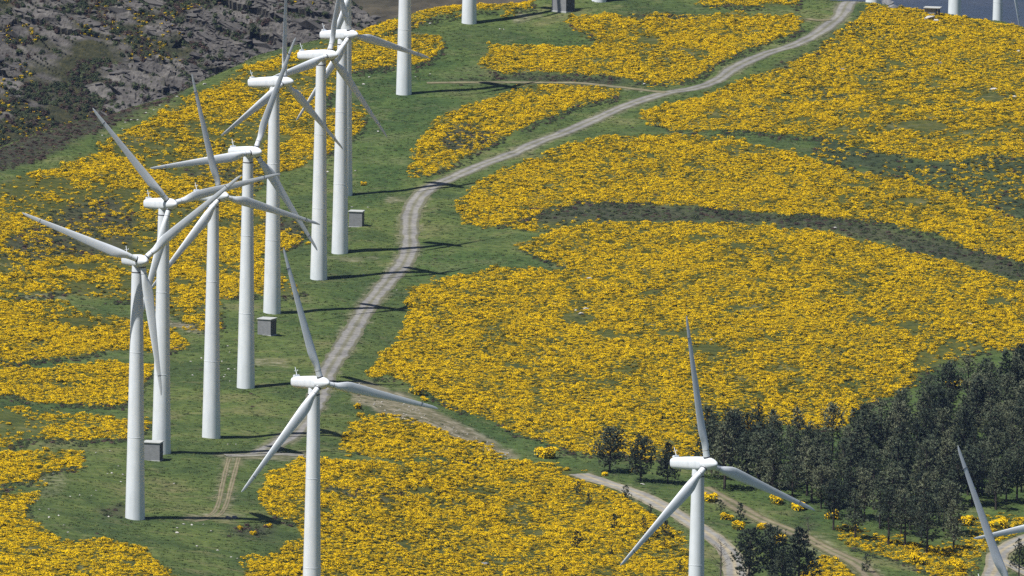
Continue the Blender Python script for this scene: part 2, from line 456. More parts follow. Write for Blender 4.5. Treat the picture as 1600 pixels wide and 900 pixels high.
LUSH = [([(545, 110), (700, 60), (760, 112), (700, 180), (645, 255), (620, 300), (560, 330), (545, 230), (580, 175)], 0.6), ([(450, 470), (540, 440), (590, 440), (540, 500), (470, 560), (430, 560)], 0.35),
        ([(1280, 215), (1400, 232), (1500, 258), (1600, 255), (1720, 280), (1720, 385), (1600, 345), (1500, 300), (1380, 268), (1260, 240)], 1.0),
        ([(640, 395), (760, 390), (900, 424), (760, 426), (690, 438), (640, 445)], 0.7), ([(0, 560), (200, 545), (200, 572), (0, 582)], 0.6), ([(0, 625), (200, 632), (200, 655), (0, 648)], 0.5),
        ([(560, 720), (800, 722), (800, 732), (560, 715)], 0.6), ([(640, 605), (820, 680), (900, 706), (900, 730), (815, 715), (700, 655)], 0.6), ([(800, 46), (900, 45), (930, 62), (900, 72), (800, 68)], 0.5),
        ([(1090, 640), (1650, 540), (1650, 830), (1300, 820), (1090, 760)], 0.5)]
SOIL = [(trace(p, True), v) for p, v in SOIL]
HEATH_XD = [(trace(p, True), v) for p, v in HEATH]
LUSH = [(trace(p, True), v) for p, v in LUSH]

FIELDS = [  # label, density, cover threshold, outline in the photograph
    ('wide yellow gorse slope on the right below the dark heath band', 1.0,
     [(640, 450), (690, 437), (800, 425), (905, 426), (835, 402), (800, 388), (840, 374), (880, 358), (960, 351), (1100, 351), (1250, 358), (1380, 382), (1480, 407), (1560, 432), (1600, 446), (1740, 485), (1740, 545), (1600, 540), (1500, 552), (1440, 580), (1400, 612), (1350, 625), (1320, 662), (1270, 672), (1200, 660), (1150, 680), (1090, 710), (1040, 716), (1000, 712), (940, 704), (890, 704), (800, 671), (760, 654), (700, 633), (640, 604), (610, 589), (575, 588), (590, 560), (620, 535), (635, 500)]),
    ('yellow gorse slope on the right above the dark heath band', 0.97,
     [(715, 318), (735, 290), (790, 262), (850, 245), (890, 226), (960, 214), (1060, 212), (1130, 219), (1220, 237), (1300, 258), (1370, 272), (1440, 290), (1500, 308), (1560, 333), (1600, 348), (1740, 392), (1740, 440), (1600, 413), (1540, 396), (1480, 373), (1400, 352), (1300, 339), (1200, 332), (1100, 322), (1000, 318), (930, 317), (860, 320), (835, 335), (800, 349), (760, 352), (725, 345)]),
    ('thin gorse strip just under the left end of the heath band', 0.8, [(805, 352), (850, 344), (930, 345), (975, 350), (900, 357), (830, 362), (800, 360)]),
    ('yellow gorse slope filling the upper right corner', 0.93,
     [(1362, 6), (1440, 15), (1520, 24), (1600, 40), (1740, 72), (1740, 270), (1600, 250), (1540, 246), (1500, 250), (1450, 246), (1400, 237), (1350, 228), (1300, 216), (1240, 213), (1180, 207), (1100, 202), (1020, 196), (1000, 181), (1040, 163), (1100, 148), (1150, 130), (1200, 112), (1255, 92), (1300, 66), (1335, 38), (1350, 20)]),
    ('yellow gorse field under the summit above the gravel track', 0.95,
     [(880, 29), (960, 24), (1060, 25), (1150, 21), (1240, 26), (1250, 45), (1230, 58), (1180, 72), (1140, 90), (1110, 106), (1085, 122), (1030, 130), (970, 122), (900, 111), (840, 107), (760, 107), (752, 95), (770, 73), (830, 68), (900, 73), (930, 70), (935, 60), (905, 45)]),
    ('gorse fringe along the top edge of the photograph', 0.8, [(1085, 2), (1130, -6), (1260, -6), (1240, 6), (1190, 8), (1120, 10)]),
    ('small gorse wedge inside the bend of the gravel track', 0.92, [(640, 262), (650, 232), (680, 190), (700, 178), (740, 165), (800, 141), (850, 129), (900, 128), (972, 140), (960, 150), (900, 166), (840, 190), (780, 220), (720, 250), (690, 268), (665, 272)]),
    ('narrow gorse strip along the crest behind the turbines', 0.9, [(540, 60), (560, 47), (620, 27), (690, 10), (760, 7), (835, 5), (830, 14), (740, 15), (690, 20), (640, 36), (600, 50), (560, 62)]),
    ('small gorse block right of the tall towers below the crest', 0.92, [(542, 112), (544, 66), (600, 56), (690, 55), (692, 76), (672, 95), (648, 106), (600, 106), (560, 112)]),
    ('gorse wedge showing between the rear turbine towers', 0.85, [(400, 262), (440, 200), (500, 166), (560, 168), (575, 176), (560, 205), (540, 224), (510, 242), (480, 252), (440, 268), (400, 274)]),
    ('patchy gorse hillside behind the left row of turbines', 0.96,
     [(-160, 380), (0, 292), (60, 271), (150, 236), (200, 206), (280, 161), (340, 131), (400, 99), (450, 84), (540, 62), (545, 112), (500, 166), (440, 205), (400, 272), (400, 330), (470, 350), (470, 380), (400, 400), (475, 452), (460, 462), (345, 466), (345, 515), (318, 520), (270, 494), (200, 472), (100, 462), (0, 466), (-160, 470)]),
    ('gorse field left of the foremost left turbine tower', 1.0, [(-160, 478), (0, 474), (80, 472), (130, 490), (200, 500), (272, 517), (290, 535), (262, 546), (200, 545), (130, 555), (60, 562), (0, 570), (-160, 575)]),
    ('gorse strip at the left edge between two grass bands', 0.95, [(-160, 585), (0, 581), (80, 575), (240, 566), (240, 578), (200, 627), (180, 633), (120, 631), (60, 628), (0, 619), (-160, 615)]),
    ('thin patchy gorse strip at the left edge lower down', 0.6, [(-160, 655), (0, 648), (60, 645), (120, 649), (235, 656), (235, 668), (200, 690), (150, 692), (60, 690), (0, 702), (-160, 705)]),
    ('short gorse tongue at the left edge above the bare patch', 0.9, [(-160, 720), (0, 712), (70, 708), (136, 712), (130, 730), (90, 740), (60, 746), (60, 758), (20, 760), (0, 762), (-160, 770)]),
    ('gorse field in the bottom left corner', 0.88, [(-160, 790), (0, 772), (62, 770), (45, 795), (35, 812), (60, 825), (100, 850), (160, 843), (220, 850), (250, 880), (275, 900), (300, 960), (310, 1060), (-160, 1060)]),
    ('gorse patch beside the stony strip right of the front turbine', 0.97, [(532, 692), (540, 668), (560, 655), (640, 661), (700, 681), (760, 701), (788, 716), (770, 722), (700, 719), (620, 716), (540, 706)]),
    ('large gorse field at the bottom centre behind the front turbine', 1.0,
     [(412, 762), (425, 738), (480, 720), (560, 722), (680, 724), (790, 724), (860, 729), (900, 741), (930, 754), (990, 788), (1040, 818), (1066, 836), (1078, 870), (1085, 960), (1085, 1060), (370, 1060), (372, 960), (385, 882), (430, 862), (470, 842), (465, 822), (422, 802), (408, 780)]),
    ('broken gorse growth along the foot of the front row pines', 0.62, [(1296, 822), (1345, 824), (1400, 838), (1460, 848), (1500, 846), (1512, 806), (1570, 800), (1600, 812), (1590, 838), (1540, 862), (1524, 884), (1500, 905), (1462, 905), (1430, 884), (1380, 862), (1320, 846)]),
    ('thin scattered gorse on the dark grass swath at the right', 0.30, [(1290, 216), (1400, 238), (1500, 252), (1600, 252), (1740, 276), (1740, 388), (1600, 345), (1500, 304), (1380, 270), (1270, 244)]),
    ('gorse clump by the dirt lane at the bottom right', 0.95, [(1250, 930), (1258, 893), (1282, 868), (1312, 872), (1342, 892), (1356, 930)]),
]
FIELD_XD = [(l, dns, trace(p, True)) for l, dns, p in FIELDS]

PX2, D2 = np.meshgrid(PXG, DG, indexing='ij')
X2 = (PX2 - 800.0) / F * D2
def warp(X, D, a=1.0, seed=3):
    return X + a * 1.6 * (fbm(X / 4, D / 9, 3, seed) - 0.5) * 2, D + a * 7.0 * (fbm(X / 5, D / 10, 3, seed + 50) - 0.5) * 2
def mask(polys, X, D, wob=1.0, seed=3):
    Xw, Dw = warp(X, D, wob, seed)
    m = np.zeros(np.shape(X))
    for p, v in polys:
        m = np.maximum(m, v * inpoly(p, Xw, Dw))
    return m
def warps(X, D, wob):
    return [warp(X, D, w_ * wob, sd) for w_, sd in ((0.55, 31), (1.0, 131), (1.7, 231))]
def soft(poly, X, D, wob=1.0, W=None):
    W = W or warps(X, D, wob)
    return sum(inpoly(poly, a, b) / 3.0 for a, b in W)
def softmask(polys, X, D, wob=1.0):
    m = np.zeros(np.shape(X)); W = warps(X, D, wob)
    for p, v in polys: m = np.maximum(m, v * soft(p, X, D, wob, W))
    return m
def road_dist(X, D):
    best = np.full(np.shape(X), 1e9)
    for r, line in zip(ROADS, ROAD_XD):
        best = np.minimum(best, seg_dist(line, X, D) - r[3] / 2)
    for line in RUT_XD:
        best = np.minimum(best, seg_dist(line, X, D) - 0.45)
    return best
RD = road_dist(X2, D2)
bump = (fbm(X2 / 26, D2 / 40, 2, 21) - 0.5) * 1.5 + (fbm(X2 / 7, D2 / 14, 3, 77) - 0.5) * 0.8
calm = np.clip((RD - 0.5) / 6.0, 0, 1)
BUMP = bump * calm                                        # metres
G = G0 - BUMP * F / D2
P2 = pix(D2, PX2, G)
def sm(m):
    mp = np.pad(m, 1, mode='edge')
    return (mp[1:-1, 1:-1] * 2 + mp[:-2, 1:-1] + mp[2:, 1:-1] + mp[1:-1, :-2] + mp[1:-1, 2:]) / 6
soil2 = sm(mask(SOIL, X2, D2, 0.8)); heath2 = sm(softmask(HEATH_XD, X2, D2, 1.2)); under2 = sm(softmask([(p, min(1.0, d_ + 0.05)) for l_, d_, p in FIELD_XD], X2, D2)); lush2 = sm(sm(mask(LUSH, X2, D2)))
verge = np.clip(1 - RD / 1.6, 0, 1) * (RD > -3) * 0.45
soil2 = np.maximum(soil2, verge * (fbm(X2 / 3, D2 / 12, 3, 5) > 0.45))
me = grid_mesh('hill', P2, M_GROUND)
for nm, arr in (('soil', soil2), ('heath', heath2), ('lush', lush2), ('under', under2)):
    at_ = me.attributes.new(nm, 'FLOAT', 'POINT')
    at_.data.foreach_set('value', arr.reshape(-1).astype(np.float32))
hill = link('hill', me)
tag(hill, 'grassy rounded ridge carrying the turbines, tracks and gorse', 'hill', kind='structure')

def gpt(X, D, lift=0.0):
    px = 800.0 + F * np.asarray(X, float) / np.asarray(D, float)
    p = pix(D, px, lookup(G, px, D))
    p[..., 2] += lift
    return p
def at(px, py, lift=0.0):
    d = d_of(G, px, py)
    return Vector(gpt(np.array((px - 800.0) / F * d), np.array(d), lift))
def gslope(X, D):
    return 0

def road_mesh(name, line, width, mat, lift=0.07, nx=8, crown=0.0):
    line = np.array(line)
    seg = np.hypot(*np.diff(line, axis=0).T); s = np.r_[0, np.cumsum(seg)]
    t = np.arange(0, s[-1], 1.5)
    L = np.stack([np.interp(t, s, line[:, 0]), np.interp(t, s, line[:, 1])], 1)
    T = np.gradient(L, axis=0); T /= np.linalg.norm(T, axis=1)[:, None] + 1e-9
    N = np.stack([-T[:, 1], T[:, 0]], 1)
    w = np.linspace(-1, 1, nx + 1)
    jit = 1 + 0.45 * (fbm(t / 5, np.zeros_like(t) + len(name), 3, 8) - 0.5)
    A = L[:, None, :] + N[:, None, :] * (w[None, :, None] * width / 2 * jit[:, None, None])
    prof = np.where(np.abs(w) > 0.95, -0.06, 0.0) - 0.04 * np.exp(-((np.abs(w) - 0.5) / 0.2) ** 2) + 0.02
    P = gpt(A[..., 0], A[..., 1], 0.0)
    P[..., 2] += lift + prof[None, :]
    me = grid_mesh(name, P, mat)
    a = me.attributes.new('across', 'FLOAT', 'POINT')
    a.data.foreach_set('value', np.tile(np.abs(w), len(t)).astype(np.float32))
    return me
for i, (r, line) in enumerate(zip(ROADS, ROAD_XD)):
    tag(link(r[0], road_mesh(r[0], line, r[3], r[2], 0.07 + 0.012 * i)), r[1], 'track', kind='structure')
for i, line in enumerate(RUT_XD):
    tag(link('wheel_rut', road_mesh('wheel_rut', line, 0.95, M_DIRT, 0.05, 4)),
        ['left worn wheel rut of the two crossing the turbine meadow', 'right worn wheel rut of the two crossing the turbine meadow'][i], 'track', 'wheel ruts in the meadow', 'structure')

# ------------------------------------------------------------------ far ground and hills
def far_sheet(name, pxs, rows, ampl, scale, mat, crest=None, smooth=True, seed=0):
    """rows: (photo row, distance) from near foot to top"""
    px = np.arange(*pxs)
    pr = np.array([a for a, b in rows], float); dr = np.array([b for a, b in rows], float)
    t = np.linspace(0, 1, 160)
    py = np.interp(t, np.linspace(0, 1, len(pr)), pr); dd = np.interp(t, np.linspace(0, 1, len(dr)), dr)
    PX, PY = np.meshgrid(px, py, indexing='ij'); DD = np.tile(dd, (len(px), 1))
    if crest is not None:
        ys = pchip([a for a, b in crest], [b for a, b in crest], px)[:, None]
        low = PY < ys
        PY = np.where(low, ys + (ys - PY) * 0.6, PY)
    P = pix(DD, PX, PY)
    n = (fbm(P[..., 0] / scale, P[..., 1] / scale, 6, seed) - 0.5) * 2 * ampl
    P[..., 2] += n
    return P

# ---- materials for the distance
g = NB('far_heath', 0.95, 0.1)
v = g.coords()
n1 = g.noise(v, 0.012, 6, 0.65); n2 = g.noise(v, 0.15, 4, 0.7)
c = g.ramp(n1, [(0.3, (0.035, 0.036, 0.024)), (0.5, (0.062, 0.055, 0.038)), (0.7, (0.095, 0.085, 0.066))])
c = g.mix(1.0, c, g.ramp(n2, [(0.3, (0.6, 0.6, 0.6)), (0.7, (1.4, 1.35, 1.3))]), 'MULTIPLY')
g.color(c)
M_FARHILL = g.m
g = NB('distant_forest', 0.95, 0.1)
v = g.coords()
n1 = g.noise(v, 0.004, 6, 0.6); n2 = g.noise(v, 0.05, 4, 0.7)
c = g.ramp(n1, [(0.3, (0.016, 0.022, 0.018)), (0.5, (0.026, 0.031, 0.024)), (0.7, (0.045, 0.045, 0.034))])
c = g.mix(1.0, c, g.ramp(n2, [(0.3, (0.75, 0.75, 0.75)), (0.7, (1.25, 1.25, 1.25))]), 'MULTIPLY')
g.color(c)
M_FARMT = g.m

me = grid_mesh('distant_mountain', far_sheet('distant_mountain', (-700, 2600, 12), [(330, 15500), (200, 17500), (80, 19500), (-120, 21500), (-330, 23600)], 90, 1200, M_FARMT, seed=91), M_FARMT)
tag(link('distant_mountain', me), 'dark blue hazy mountainside far beyond the crest', 'mountain', kind='structure')
me = grid_mesh('far_hill', far_sheet('far_hill', (150, 1150, 6), [(330, 3800), (150, 3950), (0, 4080), (-120, 4190), (-260, 4300)], 7, 80, M_FARHILL,
                                      crest=[(150, -200), (600, -110), (720, -60), (800, -25), (850, 5), (900, 40), (1150, 200)], seed=31), M_FARHILL)
tag(link('far_hill', me), 'brownish heath slope showing behind the ridge crest', 'hill', kind='structure')

# valley floor: one sheet to the horizon
vx = np.linspace(-20000, 20000, 110); vy = np.linspace(-3000, 30000, 110)
VX, VY = np.meshgrid(vx, vy, indexing='ij')
VZ = -420 - 0.1 * np.clip(VY - 4500, 0, 16000) + 60 * (fbm(VX / 1500, VY / 1500, 4, 12) - 0.5)
me = grid_mesh('valley_floor', np.stack([VX, VY, VZ], -1), M_FARMT)
tag(link('valley_floor', me), 'dark valley floor far below the ridges', 'ground', kind='structure')

# ---- rocky hillside at the upper left
def facets(u, v, seed, tilt):
    iu = np.floor(u); iv = np.floor(v)
    best = np.full(u.shape, 1e9); h = np.zeros(u.shape); sec = np.full(u.shape, 1e9)
    for a in (-1, 0, 1):
        for b in (-1, 0, 1):
            cu = iu + a; cv = iv + b
            x = cu + hash2(cu, cv, seed); y = cv + hash2(cu, cv, seed + 1)
            dist = (u - x) ** 2 + (v - y) ** 2
            hh = (hash2(cu, cv, seed + 2) - 0.4) + tilt * ((hash2(cu, cv, seed + 3) - 0.5) * (u - x) + (hash2(cu, cv, seed + 4) - 0.25) * (v - y))
            sec = np.where(dist < best, best, np.minimum(sec, dist))
            h = np.where(dist < best, hh, h)
            best = np.minimum(best, dist)
    return h, np.sqrt(sec) - np.sqrt(best)

CRAG_CREST = [(-400, -420), (300, -170), (400, -110), (480, -38), (520, -12), (548, 4), (570, 20), (590, 37), (620, 62), (700, 130), (760, 200)]
cpx = np.arange(-330, 760, 2.6)
cpy = np.linspace(480, -330, 330)
CPX, CPY = np.meshgrid(cpx, cpy, indexing='ij')
ys = pchip([a for a, b in CRAG_CREST], [b for a, b in CRAG_CREST], cpx)[:, None]
CD = 3000 + (480 - CPY) * 0.30 + 0.04 * (CPX - 200)
crag_y = np.where(CPY < ys, ys + (ys - CPY) * 0.7, CPY)
CU = (CPX - 800) / F * 3080; CV = (480 - CPY) * 0.30            # metres across, metres back
ang = math.radians(-34)
du = CU * math.cos(ang) + CV * 1.0 * math.sin(ang); dv = -CU * math.sin(ang) + CV * 1.0 * math.cos(ang)
duw = du + 4 * (fbm(CU / 18, CV / 18, 3, 5) - 0.5); dvw = dv + 3 * (fbm(CU / 15, CV / 15, 3, 6) - 0.5)
h1, e1 = facets(duw / 24, dvw / 6.5, 41, 0.8)
h2, e2 = facets(duw / 9, dvw / 2.6, 52, 0.9)
h3, e3 = facets(duw / 2.6, dvw / 1.2, 63, 1.2)
bare = fbm(CU / 30 + 3, CV / 24, 4, 17)
# the crag's foot and left shoulder carry more scrub
scrub_amt = np.clip((CPY - 130 - 0.28 * (CPX - 150)) / 90, 0, 1) * 0.20
rockm = np.clip((bare - 0.28 - scrub_amt * 0.85) * 7, 0, 1)
disp = (3.6 * h1 + 1.3 * h2 + 0.35 * h3) * (0.25 + 0.75 * rockm) + 3.5 * (fbm(CU / 40, CV / 40, 3, 9) - 0.5)
P = pix(CD, CPX, crag_y)
P[..., 2] += disp * 0.75; P[..., 1] -= disp * 0.55
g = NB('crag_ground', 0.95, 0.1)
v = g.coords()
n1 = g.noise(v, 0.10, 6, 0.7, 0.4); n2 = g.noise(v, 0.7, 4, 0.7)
rk = g.ramp(n1, [(0.28, (0.046, 0.043, 0.042)), (0.46, (0.088, 0.082, 0.078)), (0.62, (0.142, 0.133, 0.125)), (0.78, (0.215, 0.203, 0.19))])  # rock greys kept dark: the cloud shadow is put into the colour
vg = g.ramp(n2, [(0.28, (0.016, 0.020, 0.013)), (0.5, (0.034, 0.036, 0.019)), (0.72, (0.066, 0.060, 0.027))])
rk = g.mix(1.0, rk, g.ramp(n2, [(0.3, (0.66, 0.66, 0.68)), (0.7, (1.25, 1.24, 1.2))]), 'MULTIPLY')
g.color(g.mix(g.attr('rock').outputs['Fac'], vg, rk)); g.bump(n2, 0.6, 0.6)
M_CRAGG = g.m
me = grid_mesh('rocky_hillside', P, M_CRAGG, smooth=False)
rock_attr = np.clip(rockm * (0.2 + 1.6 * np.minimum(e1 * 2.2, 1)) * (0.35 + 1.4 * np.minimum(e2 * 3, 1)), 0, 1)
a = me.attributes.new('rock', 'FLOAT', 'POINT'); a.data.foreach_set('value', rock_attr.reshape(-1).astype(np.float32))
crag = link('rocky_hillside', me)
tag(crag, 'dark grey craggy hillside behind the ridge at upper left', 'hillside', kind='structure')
CRAG_P, CRAG_ROCK = P, rock_attr

# ------------------------------------------------------------------ scatter masses (geometry nodes on point clouds)
STORE = {}
def store(name):
    c = bpy.data.collections.new(name)
    STORE[name] = c
    return c

def scatter(name, pts, scl, rot, var, coll, label, cat, kind='stuff', group=None):
    me = bpy.data.meshes.new(name)
    n = len(pts)
    me.vertices.add(n); me.vertices.foreach_set('co', np.asarray(pts, dtype=np.float32).ravel())
    a = me.attributes.new('scl', 'FLOAT_VECTOR', 'POINT'); a.data.foreach_set('vector', np.asarray(scl, dtype=np.float32).ravel())
    r = np.zeros((n, 3), np.float32); r[:, 2] = rot
    a = me.attributes.new('rot', 'FLOAT_VECTOR', 'POINT'); a.data.foreach_set('vector', r.ravel())
    a = me.attributes.new('var', 'INT', 'POINT'); a.data.foreach_set('value', np.asarray(var, dtype=np.int32))
    o = link(name, me)
    key = 'scatter_' + coll.name
    ng = bpy.data.node_groups.get(key)
    if ng is None:
        ng = bpy.data.node_groups.new(key, 'GeometryNodeTree')
        ng.interface.new_socket('Geometry', in_out='INPUT', socket_type='NodeSocketGeometry')
        ng.interface.new_socket('Geometry', in_out='OUTPUT', socket_type='NodeSocketGeometry')
        N = ng.nodes; gi = N.new('NodeGroupInput'); go = N.new('NodeGroupOutput')
        iop = N.new('GeometryNodeInstanceOnPoints'); ci = N.new('GeometryNodeCollectionInfo')
        ci.inputs['Collection'].default_value = coll
        ci.inputs['Separate Children'].default_value = True; ci.inputs['Reset Children'].default_value = True
        iop.inputs['Pick Instance'].default_value = True
        def na(nm, ty):
            x = N.new('GeometryNodeInputNamedAttribute'); x.data_type = ty; x.inputs['Name'].default_value = nm
            return x.outputs[0]
        L = ng.links
        L.new(gi.outputs[0], iop.inputs['Points']); L.new(ci.outputs[0], iop.inputs['Instance'])
        L.new(na('var', 'INT'), iop.inputs['Instance Index'])
        L.new(na('rot', 'FLOAT_VECTOR'), iop.inputs['Rotation']); L.new(na('scl', 'FLOAT_VECTOR'), iop.inputs['Scale'])
        L.new(iop.outputs[0], go.inputs[0])
    md = o.modifiers.new('scatter', 'NODES'); md.node_group = ng
    tag(o, label, cat, group, kind)
    return o

def bush_mesh(name, seed, n, flower, mats, h=0.62, sprig=0.17):
    """a knee-high shrub: lumpy dark body, many small sprigs, flowers towards the tips"""
    rg = np.random.default_rng(seed)
    V = []; Fc = []; MI = []
    # body: low dome
    rings = 3; seg = 8
    for k in range(rings):
        zz = [0.0, 0.5, 0.8][k] * h * 0.7; rr = [0.34, 0.36, 0.2][k]
        for s in range(seg):
            a = 2 * math.pi * s / seg
            q = rr * rg.uniform(0.8, 1.15)
            V.append((q * math.cos(a), q * math.sin(a), zz * rg.uniform(0.85, 1.15)))
    V.append((0, 0, h * 0.66))
    for k in range(rings - 1):
        for s in range(seg):
            t = (s + 1) % seg
            Fc.append((k * seg + s, k * seg + t, (k + 1) * seg + t, (k + 1) * seg + s)); MI.append(0)
    for s in range(seg):
        Fc.append(((rings - 1) * seg + s, (rings - 1) * seg + (s + 1) % seg, rings * seg)); MI.append(0)
    lob = [(rg.uniform(0, 6.28), rg.uniform(0.1, 0.42 if n > 500 else 0.34), rg.uniform(0.62 if n > 500 else 0.8, 1.12)) for _ in range(7 if n > 500 else 5)]
    for i in range(n):
        a0, r0, hh = lob[i % len(lob)]
        th = math.acos(rg.uniform(0.0, 1.0)); ph = rg.uniform(0, 6.283)
        nx_, ny_, nz_ = math.sin(th) * math.cos(ph), math.sin(th) * math.sin(ph), math.cos(th)
        lr = rg.uniform(0.16, 0.30) if n > 500 else rg.uniform(0.24, 0.34)
        c = np.array([r0 * math.cos(a0) + lr * nx_, r0 * math.sin(a0) + lr * ny_, h * hh * ((0.42 + 0.55 * nz_) if nz_ > 0.3 else rg.uniform(0.08, 0.6))])
        up = np.array([nx_, ny_, nz_ + 0.5]) + rg.normal(0, 0.35, 3); up /= np.linalg.norm(up)
        side = np.cross(up, rg.normal(0, 1, 3)); side /= np.linalg.norm(side) + 1e-9
        oth = np.cross(up, side)
        w = sprig * rg.uniform(0.6, 1.25)
        b = len(V)
        V += [tuple(c - side * w * 0.5 - oth * w * 0.4), tuple(c + side * w * 0.5 - oth * w * 0.4), tuple(c + oth * w * 0.6 + up * w * 0.3)]
        Fc.append((b, b + 1, b + 2))
        MI.append(1 if rg.random() < flower * np.clip(0.35 + 0.9 * nz_, 0, 1) else 0)
    return mesh_np(name, V, Fc, mats, MI)

c_gorse = store('gorse_sources')
for k, fl in enumerate([1.0, 0.9, 1.0, 0.8, 0.6, 0.0]):
    c_gorse.objects.link(bpy.data.objects.new('bush_%d' % k, bush_mesh('bush_%d' % k, 100 + k, 120, fl, [M_GORSE, M_FLOWER], 0.55, 0.135)))
c_heath = store('heath_sources')
for k in range(3):
    c_heath.objects.link(bpy.data.objects.new('heath_%d' % k, bush_mesh('heath_%d' % k, 200 + k, 70, 0.0, [[M_HEATH, M_SCRUB, M_SCRUB][k], M_FLOWER], 0.5)))
c_grass = store('grass_sources')
for k in range(3):
    rg = np.random.default_rng(300 + k); V = []; Fc = []
    for i in range(26):
        a = rg.uniform(0, 6.283); r = 0.34 * math.sqrt(rg.random()); x, y = r * math.cos(a), r * math.sin(a)
        hh = rg.uniform(0.10, 0.26); w = rg.uniform(0.03, 0.06); b = rg.uniform(0, 6.283); lean = rg.uniform(0.05, 0.2)
        i0 = len(V)
        V += [(x - w * math.cos(b), y - w * math.sin(b), -0.03), (x + w * math.cos(b), y + w * math.sin(b), -0.03), (x - lean * math.sin(b), y + lean * math.cos(b), hh)]
        Fc.append((i0, i0 + 1, i0 + 2))
    c_grass.objects.link(bpy.data.objects.new('tuft_%d' % k, mesh_np('tuft_%d' % k, V, Fc, [M_GRASS])))
c_crag = store('crag_sources')
for k in range(4):
    c_crag.objects.link(bpy.data.objects.new('shrub_%d' % k, bush_mesh('shrub_%d' % k, 400 + k, 70, [0, 0, 0, 0.55][k], [[M_SCRUB, M_HEATH, M_SCRUB, M_GORSE][k], M_FLOWER], 0.8)))

def candidates(xr, dr, spacing_x, spacing_d):
    nx = int((xr[1] - xr[0]) / spacing_x); nd = int((dr[1] - dr[0]) / spacing_d)
    I, J = np.meshgrid(np.arange(nx), np.arange(nd), indexing='ij')
    X = xr[0] + (I + RNG.random(I.shape) * 1.1) * spacing_x; D = dr[0] + (J + RNG.random(J.shape) * 1.1) * spacing_d
    X = X.ravel(); D = D.ravel()
    px = 800 + F * X / D
    k = (px > -150) & (px < 1750)
    X, D, px = X[k], D[k], px[k]
    py = lookup(G, px, D)
    k = (py < 1075) & (py > -60)
    return X[k], D[k], px[k], py[k]

THIN = [(905, 500, 26, 10), (945, 522, 32, 8), (1060, 520, 32, 8), (1100, 546, 26, 8), (1160, 480, 30, 9), (1345, 500, 22, 6), (1425, 512, 26, 6), (1395, 493, 22, 5), (1300, 547, 22, 8), (1222, 525, 32, 5), (1500, 545, 34, 12),
        (1455, 562, 32, 14), (870, 606, 16, 4), (975, 577, 22, 5), (1210, 396, 22, 6), (1160, 386, 16, 5), (1100, 376, 22, 4), (1000, 246, 32, 6), (1160, 236, 42, 6), (1230, 266, 26, 6), (1330, 182, 32, 10), (1400, 162, 26, 8),
        (1300, 150, 34, 5), (1252, 192, 32, 8), (1440, 197, 32, 8), (1530, 207, 34, 9), (1390, 100, 22, 8), (1420, 76, 16, 5), (1285, 136, 28, 6), (690, 792, 26, 6), (760, 766, 28, 5), (650, 771, 32, 6), (840, 836, 22, 5),
        (700, 862, 26, 6), (640, 852, 22, 5), (780, 881, 32, 8), (1330, 600, 26, 6), (1250, 590, 18, 5), (1100, 620, 20, 5), (860, 540, 18, 5), (1560, 470, 30, 6), (1480, 455, 24, 5), (1020, 460, 24, 5), (800, 575, 14, 4),
        (1460, 62, 24, 5), (1520, 100, 28, 6), (1560, 152, 30, 7), (1350, 122, 26, 6), (1500, 172, 28, 6), (1445, 132, 24, 5), (1580, 202, 30, 8), (1380, 203, 30, 6), (1320, 207, 26, 5), (1232, 152, 24, 6), (1190, 167, 26, 5), (1120, 182, 22, 5), (1580, 100, 24, 5), (1480, 215, 30, 6), (1540, 225, 30, 6), (1100, 262, 26, 4), (1330, 290, 28, 5), (1420, 315, 26, 5), (940, 275, 22, 4), (860, 290, 18, 4),
        (120, 505, 26, 6), (100, 330, 44, 9), (180, 345, 40, 8), (60, 380, 40, 7), (150, 378, 50, 8), (250, 345, 26, 8), (300, 265, 40, 6), (370, 275, 30, 7), (210, 300, 30, 5), (330, 215, 22, 5), (420, 150, 18, 6), (290, 440, 22, 8), (30, 330, 24, 5), (120, 415, 30, 5), (440, 215, 16, 5), (60, 540, 22, 5), (100, 600, 28, 6), (150, 870, 26, 7), (60, 860, 24, 6), (210, 880, 16, 5), (1010, 66, 22, 5), (1090, 85, 20, 6), (930, 95, 24, 5), (1180, 50, 18, 4)]
thin_polys = [(trace([(x + rx * math.cos(a) * 1.15, y + ry * math.sin(a) * 1.15) for a in np.linspace(0, 6.283, 9)[:-1]], True), 0.9) for x, y, rx, ry in THIN]
allmask_cells = []
